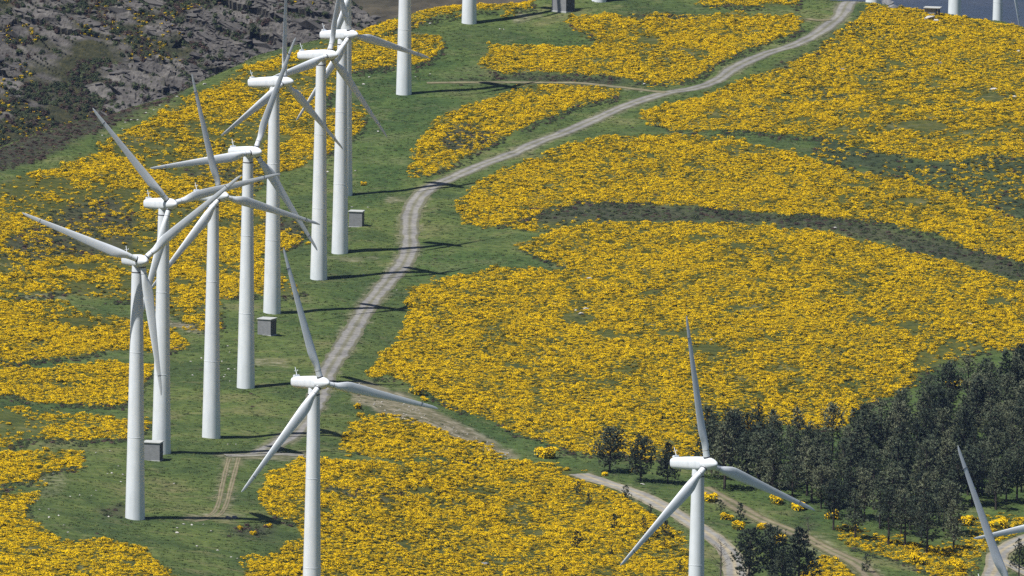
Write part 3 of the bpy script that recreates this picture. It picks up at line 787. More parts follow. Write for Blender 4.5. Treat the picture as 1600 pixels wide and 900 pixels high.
for label, dens, poly in FIELD_XD:
    pa = np.array(poly)
    X, D, px, py = candidates((pa[:, 0].min() - 2, pa[:, 0].max() + 2), (pa[:, 1].min() - 8, pa[:, 1].max() + 8), 0.56, 0.80)
    pr = soft(poly, X, D, 0.9)
    k = pr > 0
    X, D, pr = X[k], D[k], pr[k]
    rd = road_dist(X, D)
    hm = np.maximum(softmask(HEATH_XD, X, D, 1.2), softmask(thin_polys, X, D, 0.8))
    big = fbm(X / 14 + 5, D / 34, 4, 61); mid = fbm(X / 2.4, D / 6.0, 3, 71)
    cover = dens * np.clip(1.25 - 2.6 * np.clip(0.40 - big, 0, 1) - 3.0 * np.clip(0.40 - mid, 0, 1) - hm * 1.1, 0, 1) * np.clip(pr * 1.25, 0, 1)
    if 'patchy gorse hillside' in label: cover = cover * np.clip((fbm(X / 8, D / 20, 4, 288) - 0.37) * 7, 0.12, 1)
    if dens < 0.85: cover = cover * np.clip((fbm(X / 8, D / 22, 3, 88) - 0.30) * 5, 0.1, 1)
    k = (RNG.random(len(X)) < cover) & (rd > 1.2)
    X, D, big, mid, hm = X[k], D[k], big[k], mid[k], hm[k]
    n = len(X)
    if n == 0: continue
    s = (0.36 + 0.66 * RNG.random(n) ** 1.8) * (0.78 + 0.6 * mid)
    hz = s * RNG.uniform(0.45, 1.2, n) * (0.45 + 1.1 * mid)
    var = RNG.choice(6, n, p=[0.23, 0.22, 0.22, 0.18, 0.09, 0.06])
    dull = (mid + 0.5 * big) < 0.62
    var = np.where(dull & (RNG.random(n) < 0.5), np.where(RNG.random(n) < 0.6, 5, 4), var)
    allmask_cells.append((X, D))
    scatter('gorse_field', gpt(X, D, -0.04), np.stack([s * 1.25, s * 1.2, hz * 0.9], 1), RNG.uniform(0, 6.283, n), var, c_gorse, label, 'gorse', group='gorse fields in flower')

# heath and low scrub on the dark bands
XS, DS_, VS = [], [], []
for hi, (p, v) in enumerate(HEATH_XD):
    pa = np.array(p)
    X, D, px, py = candidates((pa[:, 0].min() - 2, pa[:, 0].max() + 2), (pa[:, 1].min() - 8, pa[:, 1].max() + 8), 1.0, 1.5)
    k = (RNG.random(len(X)) < 0.6 * v * soft(p, X, D, 1.2)) & (road_dist(X, D) > 1.0)
    XS.append(X[k]); DS_.append(D[k]); VS.append(RNG.choice(3, int(k.sum()), p=[0.92, 0.05, 0.03] if hi == 1 else ([0.05, 0.5, 0.45] if hi == len(HEATH_XD) - 2 else [0.28, 0.38, 0.34])))
X = np.concatenate(XS); D = np.concatenate(DS_); n = len(X)
s = RNG.uniform(0.5, 1.35, n)
scatter('heath_shrubs', gpt(X, D, -0.05), np.stack([s, s, s * RNG.uniform(0.4, 0.9, n)], 1), RNG.uniform(0, 6.28, n), np.concatenate(VS), c_heath,
        'brown and dark green heath shrubs on the unflowered bands', 'heath')

# scrub bordering the fields and sprinkled over the turf
X, D, px, py = candidates((-125, 150), (1850, 2760), 2.2, 4.0)
sc_ = fbm(X / 9, D / 26, 4, 140)
k = (sc_ > 0.53) & (RNG.random(len(X)) < 0.5) & (road_dist(X, D) > 1.6)
X, D = X[k], D[k]; n = len(X); s = RNG.uniform(0.35, 0.9, n)
scatter('low_scrub', gpt(X, D, -0.05), np.stack([s, s, s * RNG.uniform(0.25, 0.6, n)], 1), RNG.uniform(0, 6.28, n), RNG.choice(3, n, p=[0.15, 0.45, 0.4]), c_heath,
        'low dark green scrub dotted over the turf between gorse fields', 'scrub')

# dark unflowered fringe along the near edges of the fields
X, D, px, py = candidates((-125, 150), (1850, 2760), 0.9, 1.3)
Xw, Dw = warp(X, D, 0.75, 31)
i0 = np.zeros(len(X), bool); i1 = i0.copy()
for l, dns, poly in FIELD_XD:
    i0 |= inpoly(poly, Xw, Dw); i1 |= inpoly(poly, Xw - 0.8, Dw + 6.5)
k = ~i0 & i1 & (road_dist(X, D) > 0.9) & (fbm(X / 6, D / 16, 3, 190) > 0.37)
X, D = X[k], D[k]; n = len(X); s = RNG.uniform(0.5, 1.1, n)
scatter('field_edge_scrub', gpt(X, D, -0.05), np.stack([s, s, s * RNG.uniform(0.45, 0.95, n)], 1), RNG.uniform(0, 6.28, n), RNG.choice(3, n, p=[0.25, 0.4, 0.35]), c_heath,
        'dark scrub fringe along the near edges of the gorse fields', 'scrub')

# grass
X, D, px, py = candidates((-125, 150), (1850, 2760), 0.95, 2.1)
gm = np.zeros(len(X), bool)
Xw, Dw = warp(X, D, 0.75, 31)
for l, dns, poly in FIELD_XD: gm |= inpoly(poly, Xw, Dw)
k = (~gm | (RNG.random(len(X)) < 0.15)) & (road_dist(X, D) > 0.1) & (RNG.random(len(X)) < np.clip(fbm(X / 4, D / 12, 3, 150) * 1.8 - 0.15, 0.1, 1)) & (mask(SOIL, X, D, 0.8) < 0.3)
X, D = X[k], D[k]; n = len(X); s = RNG.uniform(0.7, 1.6, n)
scatter('grass', gpt(X, D), np.stack([s, s, s * RNG.uniform(0.3, 0.7, n)], 1), RNG.uniform(0, 6.28, n), RNG.choice(3, n), c_grass,
        'short green grass covering the open parts of the ridge', 'grass')

# shrubs on the rocky hillside
nI, nJ = CRAG_P.shape[:2]
ii = RNG.integers(2, nI - 2, 52000); jj = RNG.integers(2, nJ - 2, 52000)
vis = ((CRAG_ROCK[ii, jj] < 0.5) | (RNG.random(len(ii)) < 0.06)) & (fbm(CU[ii, jj] / 12, CV[ii, jj] / 10, 3, 160) > 0.42) & (CPX[ii, jj] < 640)
ii, jj = ii[vis], jj[vis]
yel = (fbm(CU[ii, jj] / 14, CV[ii, jj] / 9, 3, 170) + 0.10 * np.clip(1 - CPX[ii, jj] / 250, -1, 1)) > 0.61
var = np.where(yel & (RNG.random(len(ii)) < 0.40), 3, RNG.choice(3, len(ii)))
s = RNG.uniform(0.6, 1.9, len(ii)); s = np.where(var == 3, s * 0.7, s)
scatter('crag_scrub', CRAG_P[ii, jj] - np.array([0, 0, 0.2]), np.stack([s, s, s * RNG.uniform(0.6, 1.1, len(ii))], 1), RNG.uniform(0, 6.28, len(ii)), var, c_crag,
        'dark scrub and yellow gorse specks between the crags', 'scrub')

# ------------------------------------------------------------------ rocks
def rock_mesh(name, seed, mat, flat=0.6, long=1.3, npts=16):
    rg = np.random.default_rng(seed)
    bm = bmesh.new()
    for i in range(npts):
        v = rg.normal(0, 1, 3); v /= np.linalg.norm(v); v *= rg.uniform(0.75, 1.0)
        bm.verts.new((v[0] * long * 0.5, v[1] * 0.5, v[2] * 0.5 * flat + 0.12))
    bmesh.ops.convex_hull(bm, input=bm.verts)
    for v in [v for v in bm.verts if not v.link_faces]: bm.verts.remove(v)
    me = bpy.data.meshes.new(name); bm.to_mesh(me); bm.free()
    me.materials.append(mat)
    return me
c_stone = store('crag_stone_sources')
for k in range(4):
    c_stone.objects.link(bpy.data.objects.new('stone_%d' % k, rock_mesh('crag_stone', 540 + k, M_CRAG, 0.6, 1.8, 13)))
ii = RNG.integers(2, nI - 2, 26000); jj = RNG.integers(2, nJ - 2, 26000)
k = (rockm[ii, jj] > 0.3) & (fbm(CU[ii, jj] / 9, CV[ii, jj] / 7, 3, 260) > 0.47) & (CPX[ii, jj] < 640)
ii, jj = ii[k], jj[k]; s = np.exp(RNG.normal(-0.15, 0.45, len(ii)))
scatter('crag_rubble', CRAG_P[ii, jj] - np.array([0, 0, 0.1]), np.stack([s * 1.3, s, s], 1), RNG.uniform(-0.7, 0.7, len(ii)), RNG.choice(4, len(ii)), c_stone,
        'loose grey rubble strewn over the craggy hillside', 'rubble')
CRAGS = [rock_mesh('crag_rock', 500 + k, M_CRAG, 0.62, 1.9, 15) for k in range(8)]
cnt = 0; tries = 0
while cnt < 270 and tries < 8000:
    tries += 1
    i = int(RNG.integers(2, nI - 2)); j = int(RNG.integers(2, nJ - 2))
    x, y = CPX[i, j], CPY[i, j]
    if x < -40 or x > 600 or y < -20 or y > 250 or CPY[i, j] < ys[i, 0] + 4: continue
    if y > np.interp(x, [a for a, b in CREST], [b for a, b in CREST]) + 4: continue
    if rockm[i, j] < 0.35: continue
    s = float(np.exp(RNG.normal(0.75, 0.5)))
    o = link('rock', CRAGS[cnt % 8], crag)
    o.location = CRAG_P[i, j] - np.array([0, 0, 0.25 * s])
    o.rotation_euler = (RNG.uniform(-0.5, 0.1), RNG.uniform(0.15, 0.75), RNG.uniform(-0.5, 0.4))
    o.scale = (s * 1.25, s, s * RNG.uniform(0.7, 1.1))
    cnt += 1

PALE = [rock_mesh('pale_rock', 600 + k, M_STONE, 0.62, 1.3, 14) for k in range(5)]
GREY = [rock_mesh('grey_rock', 620 + k, M_GREYST, 0.55, 1.6, 15) for k in range(4)]
def rock(px, py, wpx, label, group=None, grey=False, hs=1.0):
    p = at(px, py); d = float(np.dot(np.array(p) - C0, _f)); w = wpx * d / F
    o = link('boulder' if wpx > 9 else 'stone', (GREY if grey else PALE)[random.randrange(4)])
    o.location = p - Vector((0, 0, 0.04)); o.rotation_euler = (random.uniform(-.15, .15), random.uniform(-.15, .15), random.uniform(-0.5, 0.5))
    o.scale = (w / 1.3, w, w * hs)
    return tag(o, label, 'rock', group)
rock(357, 811, 12, 'dark grey boulder at the end of the wheel ruts, left of its twin', grey=True)
rock(366, 810, 13, 'dark grey boulder at the end of the wheel ruts, right of its twin', grey=True)
rock(1384, 8, 24, 'large grey outcrop on the crest at the foot of a turbine', grey=True, hs=1.1)
rock(1395, 13, 16, 'smaller grey boulder leaning on the crest outcrop', grey=True)
rock(1452, 31, 26, 'long pale slab in the gorse below the flat roofed shelter', grey=False, hs=0.6)
rock(1464, 34, 16, 'shorter pale slab beside the long one below the shelter', hs=0.6)
rock(1009, 403, 11, 'lone white rock in the gorse below the middle of the heath band', hs=0.7)
rock(921, 437, 10, 'white rock at the top left of the wide gorse slope', hs=0.8)
rock(908, 492, 11, 'white rock low in the cluster on the wide gorse slope')
rock(916, 485, 12, 'white rock high in the cluster on the wide gorse slope')
rock(900, 487, 7, 'small white rock at the left of the cluster on the gorse slope')
rock(866, 477, 7, 'white rock standing alone left of the gorse slope cluster', hs=1.2)
rock(1513, 508, 16, 'long pale slab in the gorse above the pine wood', hs=0.5)
rock(1112, 532, 7, 'white stone beside the upright blade tip in the gorse')
rock(1592, 81, 13, 'pale slab in the gorse at the right edge', hs=0.6)
rock(1552, 141, 15, 'long flat slab in the upper right gorse, left of two', hs=0.5)
rock(1585, 152, 15, 'long flat slab in the upper right gorse, right of two', hs=0.5)
rock(1316, 110, 12, 'tilted grey slab left in the upper right gorse', grey=True, hs=0.8)
rock(1468, 99, 9, 'small grey slab in the middle of the upper right gorse', grey=True)
rock(1493, 134, 9, 'pale grey slab below the middle of the upper right gorse', grey=True, hs=0.7)
rock(1007, 132, 6, 'white rock where the side track meets the gravel track')
rock(1004, 758, 12, 'flat white rock above the start of the paved lane', hs=0.5)
rock(759, 883, 17, 'grey flat rock in the bottom centre gorse field', grey=True, hs=0.6)
rock(1305, 358, 7, 'white stone just under the heath band at the right')
small = [(192, 743, 6), (189, 754, 5), (175, 740, 6), (168, 741, 4), (83, 741, 5), (69, 751, 4), (125, 775, 4), (143, 775, 4), (170, 808, 5), (62, 797, 5), (77, 809, 6), (92, 806, 5),
         (76, 797, 5), (106, 833, 5), (308, 854, 6), (340, 862, 6), (361, 872, 5), (277, 826, 6), (287, 821, 7), (277, 834, 8), (300, 822, 6), (318, 821, 4), (150, 768, 4), (185, 729, 4), (110, 777, 4), (272, 757, 5),
         (330, 830, 4), (371, 873, 4), (58, 783, 4), (100, 822, 4), (172, 706, 5), (150, 708, 4), (118, 707, 4), (357, 578, 6), (356, 542, 5), (352, 587, 4), (359, 552, 4), (315, 560, 5), (301, 588, 5), (298, 566, 5),
         (350, 590, 4), (367, 577, 4), (359, 597, 4), (347, 565, 4), (369, 695, 4), (356, 695, 4)]
for i, (x, y, w) in enumerate(small):
    low = y > 690
    rock(x, y, w, 'small white stone lying in the grass around the foremost left turbine' if low else 'small white stone in the grass between the left turbine towers',
         'white stones in the lower meadow' if low else 'white stones between the towers')
for x, y, w in [(568, 133, 6), (555, 268, 5), (512, 269, 6), (649, 121, 4), (577, 121, 5), (672, 117, 4), (550, 325, 5), (575, 325, 4), (556, 182, 4), (568, 430, 4), (591, 206, 5), (672, 38, 6), (781, 47, 5), (787, 47, 4), (620, 455, 4)]:
    rock(x, y, w, 'small white stone in the grass of the upper ridge', 'white stones on the upper ridge')
for x, y, w in [(196, 193, 5), (205, 188, 5), (191, 202, 4), (228, 177, 5), (240, 173, 5), (250, 166, 4), (277, 152, 6), (320, 133, 8), (215, 188, 5), (160, 212, 4)]:
    rock(x, y, w, 'white stone on the pale grass strip along the left crest', 'white stones along the left crest')
# stony strip
for i in range(120):
    t = random.random(); x = 560 + 240 * t; y = 612 + 105 * t + random.uniform(-14, 16) * (1 - 0.5 * t)
    rock(x, y, random.uniform(2.0, 4.6), 'pale stone strewn on the bare strip right of the front turbine', 'stones on the bare strip')

# ------------------------------------------------------------------ wind turbines
HUB = 44.0; RR = 23.0
def ring_loft(rings, cap0=True, cap1=True):
    V = []; Fc = []; n = len(rings[0])
    for r in rings: V += [tuple(p) for p in r]
    for k in range(len(rings) - 1):
        for s in range(n):
            t = (s + 1) % n
            Fc.append((k * n + s, k * n + t, (k + 1) * n + t, (k + 1) * n + s))
    if cap0: Fc.append(tuple(range(n))[::-1])
    if cap1: Fc.append(tuple((len(rings) - 1) * n + s for s in range(n)))
    return V, Fc
def circ(r, z, n=32):
    return [(r * math.cos(2 * math.pi * s / n), r * math.sin(2 * math.pi * s / n), z) for s in range(n)]
def smooth_mesh(name, V, Fc, mat, angle=35):
    me = mesh_np(name, V, Fc, [mat], smooth=True)
    bm = bmesh.new(); bm.from_mesh(me)
    bmesh.ops.recalc_face_normals(bm, faces=bm.faces)
    for e in bm.edges:
        if len(e.link_faces) == 2 and e.calc_face_angle(0) > math.radians(angle): e.smooth = False
    bm.to_mesh(me); bm.free()
    return me
TW = lambda z: 1.68 + (0.96 - 1.68) * (min(max(z, 0), 42.6) / 42.6) ** 0.92
zs = [-1.5, 0, 6, 12, 18, 24, 30, 36, 42.0]
ME_TOWER = smooth_mesh('tower', *ring_loft([circ(TW(z), z) for z in zs]), M_WHITE)
def band(r0, r1, z0, z1): return ring_loft([circ(r0, z0), circ(r1, z1)])
ME_FLANGES = [smooth_mesh('flange_seam', *ring_loft([circ(TW(z) - 0.02, z - 0.05), circ(TW(z) + 0.022, z - 0.045), circ(TW(z) + 0.022, z + 0.045), circ(TW(z) - 0.02, z + 0.05)]), M_WHITE) for z in (14.0, 28.5)]
ME_YAW = smooth_mesh('yaw_ring', *ring_loft([circ(0.985, 42.0), circ(0.985, 42.18)]), M_DARKJ)
ME_NECK = smooth_mesh('tower_head', *ring_loft([circ(0.94, 42.18), circ(0.90, 43.2)]), M_WHITE)
# base plinth
# access door on the tower foot (towards the track)
bm = bmesh.new()
for a in np.linspace(-0.22, 0.22, 5):
    pass
V = []; Fc = []
for k, zz in enumerate((0.35, 2.3)):
    for a in np.linspace(-0.25, 0.25, 5):
        V.append(((TW(zz) + 0.03) * math.cos(a), (TW(zz) + 0.03) * math.sin(a), zz))
for k in range(4): Fc.append((k, k + 1, 5 + k + 1, 5 + k))
bm.free()
ME_DOOR = mesh_np('door', V, Fc, [M_WHITE])
# nacelle: rounded body, rotor end towards -Y, slightly deeper at the front
def rrect(w, h, y, zc, n=24, p=3.2):
    out = []
    for s in range(n):
        a = 2 * math.pi * s / n
        c, q = math.cos(a), math.sin(a)
        rad = (abs(c) ** p + abs(q) ** p) ** (-1 / p)
        out.append((w / 2 * rad * c, y, zc + h / 2 * rad * q))
    return out
prof = [(5.75, 1.25, 1.15, -0.05), (5.6, 1.70, 1.55, -0.05), (5.1, 1.88, 1.78, -0.05), (3.0, 2.0, 1.98, -0.02), (0.5, 2.05, 2.12, 0.0), (-0.9, 2.05, 2.15, 0.0), (-1.25, 1.95, 2.0, 0.0), (-1.4, 1.7, 1.7, 0.0)]
ME_NAC = smooth_mesh('nacelle', *ring_loft([rrect(w, h, y, z) for y, w, h, z in prof]), M_WHITE, 40)
spin = [(-1.42, 0.80), (-1.45, 0.98), (-2.2, 1.02), (-2.9, 0.94), (-3.5, 0.76), (-4.0, 0.52), (-4.3, 0.28), (-4.42, 0.08)]
ME_SPIN = smooth_mesh('spinner', *ring_loft([[(r * math.cos(2 * math.pi * s / 24), y, r * math.sin(2 * math.pi * s / 24)) for s in range(24)] for y, r in spin]), M_WHITE, 40)
# hatch rail and raised rear lip with leaning mast
bm = bmesh.new()
bmesh.ops.create_cube(bm, size=1.0, matrix=Matrix.Translation((0, 5.15, 0.92)) @ Matrix.Diagonal((1.1, 0.55, 0.42, 1)))
bmesh.ops.bevel(bm, geom=list(bm.edges), offset=0.1, segments=2, affect='EDGES')
ME_LIP = bpy.data.meshes.new('rear_lip'); bm.to_mesh(ME_LIP); bm.free(); ME_LIP.materials.append(M_WHITE)
bm = bmesh.new()
def rod(bm, a, b, r):
    a = Vector(a); b = Vector(b); d = b - a
    bmesh.ops.create_cone(bm, cap_ends=True, segments=8, radius1=r, radius2=r * 0.8, depth=d.length, matrix=Matrix.Translation((a + b) / 2) @ d.to_track_quat('Z', 'Y').to_matrix().to_4x4())
rod(bm, (0, 5.0, 1.0), (0, 5.45, 2.35), 0.06)
rod(bm, (-0.35, 5.25, 1.75), (0.35, 5.25, 1.75), 0.03)
rod(bm, (0.35, 5.25, 1.72), (0.35, 5.25, 1.95), 0.05)
ME_VANE = bpy.data.meshes.new('wind_vane'); bm.to_mesh(ME_VANE); bm.free(); ME_VANE.materials.append(M_WHITE)
# blade along +Z; leading edge +X, trailing edge -X
def blade_mesh():
    rings = []; n = 20
    st = [(0.7, 0.98, 1.0, 0), (2.2, 0.98, 1.0, 0), (3.0, 1.12, 0.84, 12), (3.8, 1.42, 0.58, 13), (4.7, 1.70, 0.40, 12), (5.6, 1.78, 0.30, 10), (8, 1.60, 0.235, 8.5), (11, 1.34, 0.21, 5.5), (14, 1.10, 0.19, 3.5),
          (17, 0.88, 0.175, 2), (20, 0.66, 0.16, 1), (21.8, 0.50, 0.15, 0.5), (22.5, 0.36, 0.14, 0.3), (22.9, 0.17, 0.13, 0.1), (23.0, 0.05, 0.12, 0)]
    for z, ch, tk, tw in st:
        ring = []
        tw = math.radians(tw + 2)
        for s in range(n):
            a = 2 * math.pi * s / n
            x = 0.5 * ch * math.cos(a)
            y = 0.5 * ch * tk * math.sin(a)
            if tk < 0.9:
                xx = 0.5 - math.cos(a) * 0.5          # 0 leading .. 1 trailing
                y *= (0.35 + 1.25 * (1 - xx) ** 0.6 * 0.9)
            off = -(ch - 1.04) * 0.30 if tk < 0.99 else 0
            x += off
            ring.append((x * math.cos(tw) - y * math.sin(tw), x * math.sin(tw) + y * math.cos(tw), z))
        rings.append(ring)
    return smooth_mesh('blade', *ring_loft(rings), M_WHITE, 70)
ME_BLADE = blade_mesh()
ME_COLLAR = smooth_mesh('root_collar', *ring_loft([circ(0.50, 0.95, 20), circ(0.52, 0.98, 20), circ(0.52, 1.12, 20), circ(0.50, 1.16, 20)]), M_DARKJ)
ME_JOINT = smooth_mesh('blade_joint', *ring_loft([circ(0.494, 2.12, 20), circ(0.50, 2.14, 20), circ(0.50, 2.19, 20), circ(0.494, 2.2, 20)]), M_RUST)
ME_TIPSEAM = mesh_np('tip_seam', [(-0.44, -0.075, 19.55), (0.335, -0.075, 19.55), (0.335, 0.075, 19.55), (-0.44, 0.075, 19.55), (-0.44, -0.075, 19.62), (0.335, -0.075, 19.62), (0.335, 0.075, 19.62), (-0.44, 0.075, 19.62)],
                     [(0, 1, 2, 3), (4, 5, 6, 7), (0, 1, 5, 4), (1, 2, 6, 5), (2, 3, 7, 6), (3, 0, 4, 7)], [M_DARKJ])

TURBINES = [  # base pixel, base row, hub row, yaw, blade angle, label, forced distance
    (211, 811, 408, 22, 172, 'white wind turbine on the meadow, foremost of the left row', None),
    (252, 708, 319, 32, -41, 'white wind turbine right behind the foremost one, small kiosk at its foot', None),
    (330, 684, 307, 38, -14, 'white wind turbine third from the front of the left row', None),
    (384, 606, 238, 34, 25, 'white wind turbine fourth from the front, one long blade pointing left', None),
    (425, 490, 130, 56, 8, 'white wind turbine with a grey kiosk directly in front of its foot', None),
    (498, 437, 88, 48, 18, 'white wind turbine sixth from the front, just left of the kiosk by the track', None),
    (531, 396, 56, 46, -15, 'white wind turbine immediately left of the lone kiosk by the track', None),
    (538, 306, -28, 48, -27, 'wind turbine mostly hidden behind another tower, its blades above the crest', None),
    (631, 148, None, 46, 25, 'tall white tower on the open grass, rotor out of the picture', None),
    (733, 37, None, 46, -10, 'white tower near the summit seen from its foot only', None),
    (936, 3, None, 45, 40, 'tower foot peeping in at the top edge right of the summit kiosk', None),
    (1364, 3, None, 45, 10, 'tower foot at the top edge beside the crest outcrop', None),
    (1491, 22, None, 45, 70, 'white tower behind the right crest, left of the pair', 2800),
    (1556, 33, None, 45, 50, 'white tower behind the right crest, right of the pair', 2950),
    (486, 1021, 598, 34, -16.5, 'white wind turbine in the foreground at the centre left, its hub over the track', None),
    (1084, 1172, 725, 40, -8, 'white wind turbine in the foreground right, standing before the pine wood', None),
    (1556, 1405, 925, 34, -22, 'wind turbine at the bottom right corner, only its blades in view', None),
    (1678, 1220, 800, 34, -97, 'wind turbine outside the right edge, one blade reaching into view', None),
]
def part(name, me, parent, M=None):
    o = link(name, me, parent)
    if M is not None: o.matrix_basis = M
    return o
for (bx, by, hy, yaw, th, label, fd) in TURBINES:
    if fd is None:
        p = at(bx, by)
    else:
        X = (bx - 800) / F * fd
        p = Vector(gpt(np.array(X), np.array(float(fd))))
    d = float(np.dot(np.array(p) - C0, _f))
    k = 1.0
    if hy is not None:
        k = (by - hy) / (HUB * math.cos(PITCH) * F / d)
        k = min(max(k, 0.94), 1.07)
    t = empty('wind_turbine', p, math.radians(yaw), k)
    tag(t, label, 'wind turbine', 'wind turbines on the ridge')
    tw = part('tower', ME_TOWER, t)
    for f_ in ME_FLANGES: part('flange_seam', f_, tw)
    part('yaw_ring', ME_YAW, tw); part('tower_head', ME_NECK, tw); part('door', ME_DOOR, tw, Matrix.Rotation(math.radians(60), 4, 'Z'))
    if hy is None and fd is None and by < 20: pass
    H = Matrix.Translation((0, 0, HUB)) @ Matrix.Rotation(math.radians(-5), 4, 'X')
    nc = part('nacelle', ME_NAC, t, H)
    part('rear_lip', ME_LIP, nc); part('wind_vane', ME_VANE, nc)
    part('spinner', ME_SPIN, t, H)
    for q in range(3):
        B = H @ Matrix.Translation((0, -2.25, 0)) @ Matrix.Rotation(math.radians(th + 120 * q), 4, 'Y')
        b = part('blade', ME_BLADE, t, B)
        part('root_collar', ME_COLLAR, b); part('blade_joint', ME_JOINT, b); part('tip_seam', ME_TIPSEAM, b)

# ------------------------------------------------------------------ transformer kiosks and shelter
def box(x0, x1, y0, y1, z0, z1, bev=0.03):
    bm = bmesh.new()
    bmesh.ops.create_cube(bm, size=1.0, matrix=Matrix.Translation(((x0 + x1) / 2, (y0 + y1) / 2, (z0 + z1) / 2)) @ Matrix.Diagonal((x1 - x0, y1 - y0, z1 - z0, 1)))
    if bev: bmesh.ops.bevel(bm, geom=list(bm.edges), offset=bev, segments=1, affect='EDGES')
    return bm
def bmesh_obj(name, bm, mat, parent):
    me = bpy.data.meshes.new(name); bm.to_mesh(me); bm.free(); me.materials.append(mat)
    return link(name, me, parent)
def kiosk(px, py, label, rz, w=2.6, dp=2.6, h=2.9, s=1.0):
    t = empty('transformer_kiosk', at(px, py), math.radians(rz), s)
    tag(t, label, 'kiosk', 'transformer kiosks by the turbines')
    bmesh_obj('wall', box(-w / 2, w / 2, -dp / 2, dp / 2, -0.6, h), M_KIOSK, t)
    bmesh_obj('roof', box(-w / 2 - 0.14, w / 2 + 0.14, -dp / 2 - 0.14, dp / 2 + 0.14, h, h + 0.2, 0.04), M_KROOF, t)
    for k in (0, 1):
        y0 = -dp / 2 + 0.18 + k * (dp / 2 - 0.14)
        dd = bmesh_obj('door', box(w / 2 - 0.02, w / 2 + 0.05, y0, y0 + dp / 2 - 0.22, 0.05, h - 0.25, 0.015), M_KDOOR, t)
        bmesh_obj('handle', box(w / 2 + 0.05, w / 2 + 0.11, y0 + 0.15 + k * 0.7, y0 + 0.21 + k * 0.7, 1.2, 1.5, 0), M_KROOF, dd)
    bmesh_obj('plinth', box(-w / 2 - 0.08, w / 2 + 0.08, -dp / 2 - 0.08, dp / 2 + 0.08, -0.7, 0.06), M_KROOF, t)
kiosk(417, 523, 'grey transformer kiosk in front of a tower foot, lit roof', -22, 2.7, 2.7, 2.95)
kiosk(557, 354, 'grey transformer kiosk alone on the grass left of the track bend', -10, 2.7, 2.2, 3.0)
kiosk(239, 719, 'grey transformer kiosk half hidden behind the foremost tower', -12, 3.0, 2.4, 3.1)
kiosk(880, 17, 'pale grey transformer kiosk at the top edge of the picture', -35, 3.4, 3.0, 3.4, 1.15)
t = empty('shelter', at(1458, 23, -0.3), math.radians(-12))
tag(t, 'small flat roofed shelter on the right crest beside a tower', 'shelter')
bmesh_obj('wall', box(-1.8, 0.7, -0.9, 1.1, -1.0, 1.75), M_KIOSK, t)
bmesh_obj('post', box(1.15, 1.4, -1.0, -0.75, -1.0, 1.75), M_KDOOR, t)
bmesh_obj('post', box(1.15, 1.4, 0.8, 1.05, -1.0, 1.75), M_KDOOR, t)
bmesh_obj('roof', box(-2.0, 1.8, -1.3, 1.3, 1.75, 2.0, 0.04), M_KROOF, t)

# ------------------------------------------------------------------ pines
def tube(V, Fc, MI, pts, radii, mi, n=6):
    pts = [np.array(p, float) for p in pts]
    b0 = len(V)
    for k, p in enumerate(pts):
        d = pts[min(k + 1, len(pts) - 1)] - pts[max(k - 1, 0)]; d /= np.linalg.norm(d) + 1e-9
        a = np.cross(d, (0.3, 0.9, 0.2)); a /= np.linalg.norm(a) + 1e-9; b = np.cross(d, a)
        for s in range(n):
            q = 2 * math.pi * s / n
            V.append(tuple(p + radii[k] * (a * math.cos(q) + b * math.sin(q))))
    for k in range(len(pts) - 1):
        for s in range(n):
            t = (s + 1) % n
            Fc.append((b0 + k * n + s, b0 + k * n + t, b0 + (k + 1) * n + t, b0 + (k + 1) * n + s)); MI.append(mi)

def tuft(V, Fc, MI, c, size, rg, mi, out=None, k=6):
    for _ in range(k):
        d = rg.normal(0, 1, 3)
        d[2] = abs(d[2]) * 0.9 + 0.15
        if out is not None: d += out * 0.9
        d /= np.linalg.norm(d)
        s = np.cross(d, rg.normal(0, 1, 3)); s /= np.linalg.norm(s) + 1e-9
        L = size * rg.uniform(0.7, 1.3); w = size * rg.uniform(0.16, 0.28)
        b = len(V)
        V.append(tuple(c - s * w)); V.append(tuple(c + s * w)); V.append(tuple(c + d * L))
        Fc.append((b, b + 1, b + 2)); MI.append(mi)

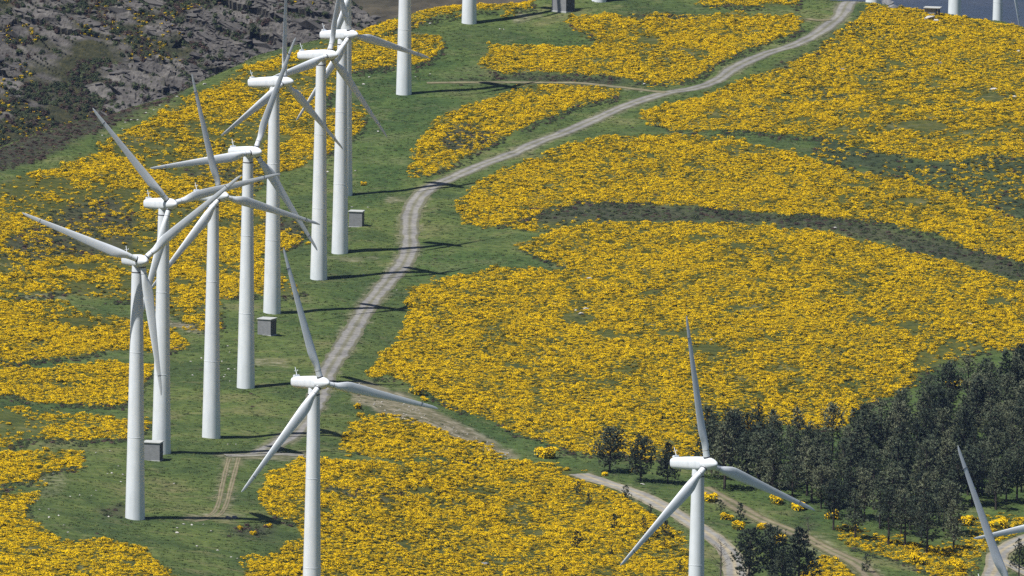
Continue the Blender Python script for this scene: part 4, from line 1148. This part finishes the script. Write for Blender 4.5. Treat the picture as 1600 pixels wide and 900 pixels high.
def pine_meshes(seed, h, spread, crown0, nlimb, dense=1.0, shape='round', leafmat=M_PINE, size=0.42):
    rg = np.random.default_rng(seed)
    V, Fc, MI = [], [], []
    bend = rg.normal(0, 0.02 * h, (4, 2))
    tp = [np.array([0, 0, -0.4])] + [np.array([bend[k][0] * (k + 1) / 4, bend[k][1] * (k + 1) / 4, h * z]) for k, z in enumerate((0.25, 0.5, 0.75, 0.97))]
    tube(V, Fc, MI, tp, [0.022 * h, 0.018 * h, 0.013 * h, 0.009 * h, 0.003 * h], 0, 7)
    axis = lambda z: np.array([np.interp(z, [q[2] for q in tp], [q[0] for q in tp]), np.interp(z, [q[2] for q in tp], [q[1] for q in tp]), z])
    LV, LF, LM = [], [], []
    a = rg.uniform(0, 6.28)
    for i in range(nlimb):
        t = i / (nlimb - 1)
        z = h * (crown0 + (0.97 - crown0) * t)
        a += 2.4 + rg.normal(0, 0.4)
        if shape == 'cone': r = spread * (1 - t) ** 0.85 + 0.10 * spread
        else: r = spread * (math.sin(math.pi * (0.20 + 0.74 * t)) ** 0.8) * rg.uniform(0.65, 1.12)
        up = rg.uniform(0.15, 0.55) + 0.5 * t
        base = axis(z); end = base + np.array([r * math.cos(a), r * math.sin(a), r * up])
        midp = (base + end) / 2 + np.array([0, 0, -0.06 * r])
        tube(V, Fc, MI, [base, midp, end], [0.0055 * h, 0.004 * h, 0.002 * h], 0, 4)
        nt = max(3, int(r / spread * 13 * dense))
        for q in range(nt):
            s = rg.uniform(0.35, 1.05)
            c = base + (end - base) * s + rg.normal(0, 0.13 * r + 0.10, 3) * np.array([1, 1, 0.7])
            out = (end - base); out = out / (np.linalg.norm(out) + 1e-9)
            tuft(LV, LF, LM, c, size * rg.uniform(0.8, 1.25), rg, 0, out * 0.6, 7)
    for q in range(4):
        tuft(LV, LF, LM, axis(h * rg.uniform(0.93, 1.0)), size, rg, 0, np.array([0, 0, 1.0]), 6)
    return mesh_np('trunk', V, Fc, [M_BARK], smooth=True), mesh_np('crown', LV, LF, [leafmat])

PINES = [pine_meshes(700 + k, 8.6, [2.2, 1.9, 2.4, 1.8, 2.2, 2.2, 2.0][k], [0.22, 0.26, 0.18, 0.34, 0.18, 0.28, 0.16][k], [40, 38, 44, 32, 40, 36, 40][k], 1.15, ['cone', 'round', 'round', 'cone', 'cone', 'round', 'cone'][k], size=0.36) for k in range(7)]
DENSE = [pine_meshes(750 + k, 6.5, [2.2, 1.8, 2.3][k], 0.12, 46, 1.5, ['round', 'cone', 'round'][k], M_SAPL, 0.34) for k in range(3)]
SAPS = [pine_meshes(720 + k, 2.2, [0.62, 0.8, 0.55, 0.7][k], 0.12, 16, 0.5, 'cone', M_SAPL, 0.24) for k in range(4)]

def tree(name, kinds, k, px, py, hpx, label, group, cat='pine', base_h=8.6):
    p = at(px, py); d = float(np.dot(np.array(p) - C0, _f))
    s = hpx * d / F / (base_h * math.cos(PITCH))
    t = empty(name, p - Vector((0, 0, 0.05)), random.uniform(0, 6.283), s)
    t.scale = (s * random.uniform(0.9, 1.12), s * random.uniform(0.9, 1.12), s)
    tag(t, label, cat, group)
    tr, cr = kinds[k % len(kinds)]
    link('trunk', tr, t); link('crown', cr, t)
    return t

# edge trees one can point to
EDGE = [(1132, 765, 100, 4, 'tall pine right behind the right foreground tower'),
        (1302, 828, 78, 1, 'pine with bare lower trunk at the left end of the front row'), (1336, 842, 74, 0, 'second pine of the front row with yellow gorse at its foot'),
        (1388, 852, 86, 5, 'front row pine with a clear leaning trunk over gorse'), (1414, 856, 84, 3, 'front row pine right of the leaning trunk'),
        (1448, 865, 92, 2, 'broad many stemmed pine in the middle of the front row'), (1490, 858, 72, 6, 'dark narrow pine beside the lower left blade tip'),
        (1556, 798, 70, 3, 'thin pine with bare trunk on the open floor at the right'), (1572, 786, 78, 1, 'thin pine rising at the far right above the crossing blades'),
        (1592, 905, 62, 0, 'young round pine in the bottom right corner by the track'), (1518, 790, 74, 5, 'thin pine just right of the upright corner blade')]
for x, y, hp, k, lb in EDGE: tree('pine_tree', PINES, k, x, y, hp, lb, 'pines at the edge of the wood')
for x, y, hp, k, lb in [(1402, 672, 62, 0, 'pine poking into the gorse slope at the top of the wood'), (1358, 672, 42, 1, 'small pine at the upper left notch of the wood'),
                        (1512, 640, 78, 5, 'pine with dark forked trunk at the upper right of the wood'), (1572, 640, 92, 3, 'tall thin pine at the upper right of the wood')]:
    tree('pine_tree', PINES, k, x, y, hp, lb, 'pines at the upper edge of the wood')
for x, y, hp, k, lb in [(953, 738, 68, 0, 'dark bushy pine standing alone left of the wood by the lane'), (1001, 753, 68, 2, 'greyish round pine just right of the lone dark pine'),
        (1043, 757, 64, 1, 'pine behind the rotor hub of the right foreground turbine')]:
    tree('pine_tree', DENSE, k, x, y, hp, lb, 'pines at the edge of the wood', base_h=6.5)
for x, y, hp, k, lb in [(1170, 912, 84, 0, 'dense dark pine at the bottom edge right of the lane'), (1206, 905, 80, 2, 'dense dark pine in the middle of the clump right of the lane'),
                        (1248, 914, 88, 1, 'dense dark pine at the right of the clump by the dirt lane'), (1222, 930, 74, 1, 'low dense pine at the front of the clump by the dirt lane')]:
    tree('pine_tree', DENSE, k, x, y, hp, lb, 'dense pines beside the lane', base_h=6.5)
WOOD = trace([(1086, 722), (1130, 700), (1180, 700), (1240, 716), (1290, 712), (1330, 702), (1400, 695), (1440, 670), (1500, 640), (1560, 610), (1640, 590), (1700, 590), (1700, 830), (1610, 790), (1500, 800), (1490, 838), (1440, 846),
              (1380, 836), (1310, 818), (1270, 806), (1220, 788), (1160, 772), (1100, 758)], True)
wa = np.array(WOOD)
X, D, px, py = candidates((wa[:, 0].min(), wa[:, 0].max()), (wa[:, 1].min(), wa[:, 1].max()), 3.1, 6.2)
k = inpoly(WOOD, X, D) & (px < 1665)
X, D, px, py = X[k], D[k], px[k], py[k]
o_ = RNG.permutation(len(X))[:235]
for q in o_:
    tree('pine_tree', PINES, int(RNG.integers(0, 7)), px[q], py[q], float(RNG.uniform(50, 96)) * 2080 / D[q], 'dark green pine standing inside the dense wood at the lower right', 'pines inside the wood')

SAPL = [(978, 782, 22, 'young pine on the gorse edge left of the paved lane'), (903, 775, 20, 'small spiky pine in the gorse left of the lane, upper of two'), (920, 790, 18, 'small spiky pine in the gorse left of the lane, lower of two'),
        (959, 826, 22, 'young pine in the gorse left of the turbine blade'), (902, 858, 26, 'largest young pine in the bottom centre gorse field'), (1016, 806, 16, 'low dark sapling beside the lane, behind the down-left blade'),
        (1040, 840, 26, 'young pine in the gorse right of the down-left blade'), (1022, 842, 18, 'low sapling close right of the down-left blade'), (1008, 850, 16, 'low sapling just below the down-left blade'),
        (1038, 858, 14, 'tiny sapling in the gorse left of the right foreground tower'), (955, 868, 14, 'tiny sapling right of the down-left blade tip'), (882, 896, 14, 'tiny sapling near the bottom edge of the gorse field'),
        (1005, 828, 18, 'thin sapling half hidden behind the down-left blade'), (1126, 803, 20, 'young pine between lane and dirt lane, left of two'), (1157, 818, 30, 'young pine between lane and dirt lane, right of two'),
        (1354, 896, 28, 'bluish young pine on the dirt lane at the bottom right'), (857, 900, 16, 'sapling cut by the bottom edge of the gorse field'), (1062, 895, 16, 'sapling at the foot of the right foreground tower'),
        (1208, 866, 26, 'young pine at the back of the dense clump')]
for i, (x, y, hp, lb) in enumerate(SAPL): tree('pine_sapling', SAPS, i, x, y, hp, lb, 'young pines among the gorse', base_h=2.2)

# bare trees
def bare_mesh(seed, h):
    rg = np.random.default_rng(seed); V, Fc, MI = [], [], []
    tube(V, Fc, MI, [(0, 0, -0.3), (0.05, 0, h * .5), (0.0, 0.05, h)], [.02 * h, .014 * h, .004 * h], 0, 6)
    BV, BF, BM = [], [], []
    for i in range(26):
        z = h * rg.uniform(.25, .95); a = rg.uniform(0, 6.28); L = h * 0.34 * (1.15 - z / h) + 0.3
        e = np.array([L * math.cos(a), L * math.sin(a), z + L * rg.uniform(.3, .9)])
        tube(BV, BF, BM, [(0, 0, z), e * [0.5, .5, 1] - [0, 0, (e[2] - z) * .45], e], [.006 * h, .004 * h, .0015 * h], 0, 4)
        for q in range(4):
            s = rg.uniform(.4, 1); b = np.array([e[0] * s, e[1] * s, z + (e[2] - z) * s]); v = rg.normal(0, .12 * h, 3); v[2] = abs(v[2])
            tube(BV, BF, BM, [b, b + v * .5], [.002 * h, .001 * h], 0, 3)
    return mesh_np('trunk', V, Fc, [M_DEAD], smooth=True), mesh_np('branches', BV, BF, [M_DEAD])
for i, (x, y, hp, lb) in enumerate([(1262, 852, 44, 'small bare tree on the grass bank by the dirt lane'), (1126, 905, 62, 'bare grey pine in front of the paved lane at the bottom')]):
    p = at(x, y); d = float(np.dot(np.array(p) - C0, _f)); h = hp * d / F
    t = empty('bare_tree', p, i * 1.3, h / 5.0); tag(t, lb, 'tree')
    tr, br = bare_mesh(800 + i, 5.0)
    link('trunk', tr, t); link('branches', br, t)

# single gorse bushes
for k in range(3):
    rg = np.random.default_rng(900 + k)
BIG = [bush_mesh('gorse_bush', 910 + k, 900, 1.0, [M_GORSE, M_FLOWER], 0.7, 0.085) for k in range(3)]
GB = [(855, 716, 38, 'lone round gorse bush on the grass right of the stony strip'), (650, 617, 26, 'gorse bush beside the stony strip near the blade tip, upper'), (560, 640, 16, 'gorse bush at the left edge of the stony strip, upper of two'),
      (563, 652, 14, 'gorse bush at the left edge of the stony strip, lower of two'), (664, 627, 14, 'small gorse bush on the grass just right of the stony strip'), (374, 828, 12, 'little gorse bush on the bank below the foremost tower, leftmost'),
      (396, 836, 12, 'little gorse bush on the bank below the foremost tower, middle'), (418, 824, 13, 'little gorse bush on the bank below the foremost tower, rightmost'), (946, 744, 14, 'gorse bush at the foot of the lone dark pine'),
      (568, 290, 12, 'gorse bush on the bank behind the rear tower'), 
      (1435, 880, 28, 'broad gorse bush in front of the many stemmed pine'),
      (1490, 892, 34, 'largest gorse bush near the bottom right, before the wood'), (1510, 820, 28, 'gorse bush left of the upright corner blade'),
      (1560, 826, 30, 'gorse bush right of the upright corner blade'), 
      (1220, 850, 30, 'gorse bush growing through the dense pine clump'), (1110, 785, 30, 'gorse bush right of the foreground tower, upper of two'), (1136, 812, 22, 'gorse bush between the two young pines by the lane'),
      (1152, 828, 26, 'gorse bush below the right young pine by the lane'), (1190, 828, 20, 'gorse bush at the top of the dense pine clump'), (1300, 812, 22, 'gorse bush at the end of the right foreground blade'),
      (1250, 798, 28, 'flat gorse bush on the bank under the right foreground blade'), (1215, 788, 26, 'flat gorse bush at the left of the grass bank'), (1507, 602, 18, 'gorse bush at the foot of the forked pine'),
      (1485, 608, 26, 'gorse bush at the upper edge of the wood'), (1428, 582, 14, 'small gorse bush alone on the grass above the wood'), (990, 738, 14, 'gorse bush between the two left pines'),
      ]
for i, (x, y, w, lb) in enumerate(GB):
    p = at(x, y); d = float(np.dot(np.array(p) - C0, _f)); s = w * d / F / 1.1
    o = link('gorse_bush', BIG[i % 3]); o.location = p - Vector((0, 0, 0.05)); o.rotation_euler = (0, 0, i * 1.1)
    o.scale = (s, s, s * random.uniform(0.75, 1.05))
    tag(o, lb, 'gorse bush', 'single gorse bushes')

# ------------------------------------------------------------------ haze
bm = box(-20500, 20500, -3500, 30500, -2600, 330, 0)
hz = bmesh_obj('haze', bm, bpy.data.materials.new('haze_air'), None)
hm_ = hz.data.materials[0]; hm_.use_nodes = True
nt = hm_.node_tree
for n_ in list(nt.nodes):
    if n_.type == 'BSDF_PRINCIPLED': nt.nodes.remove(n_)
pv = nt.nodes.new('ShaderNodeVolumePrincipled')
pv.inputs['Color'].default_value = (0.34, 0.50, 1.0, 1)
pv.inputs['Density'].default_value = 1.25e-5
nt.links.new(pv.outputs[0], nt.nodes['Material Output'].inputs['Volume'])
tag(hz, 'thin bluish haze in the air over the valley', 'haze', kind='stuff')
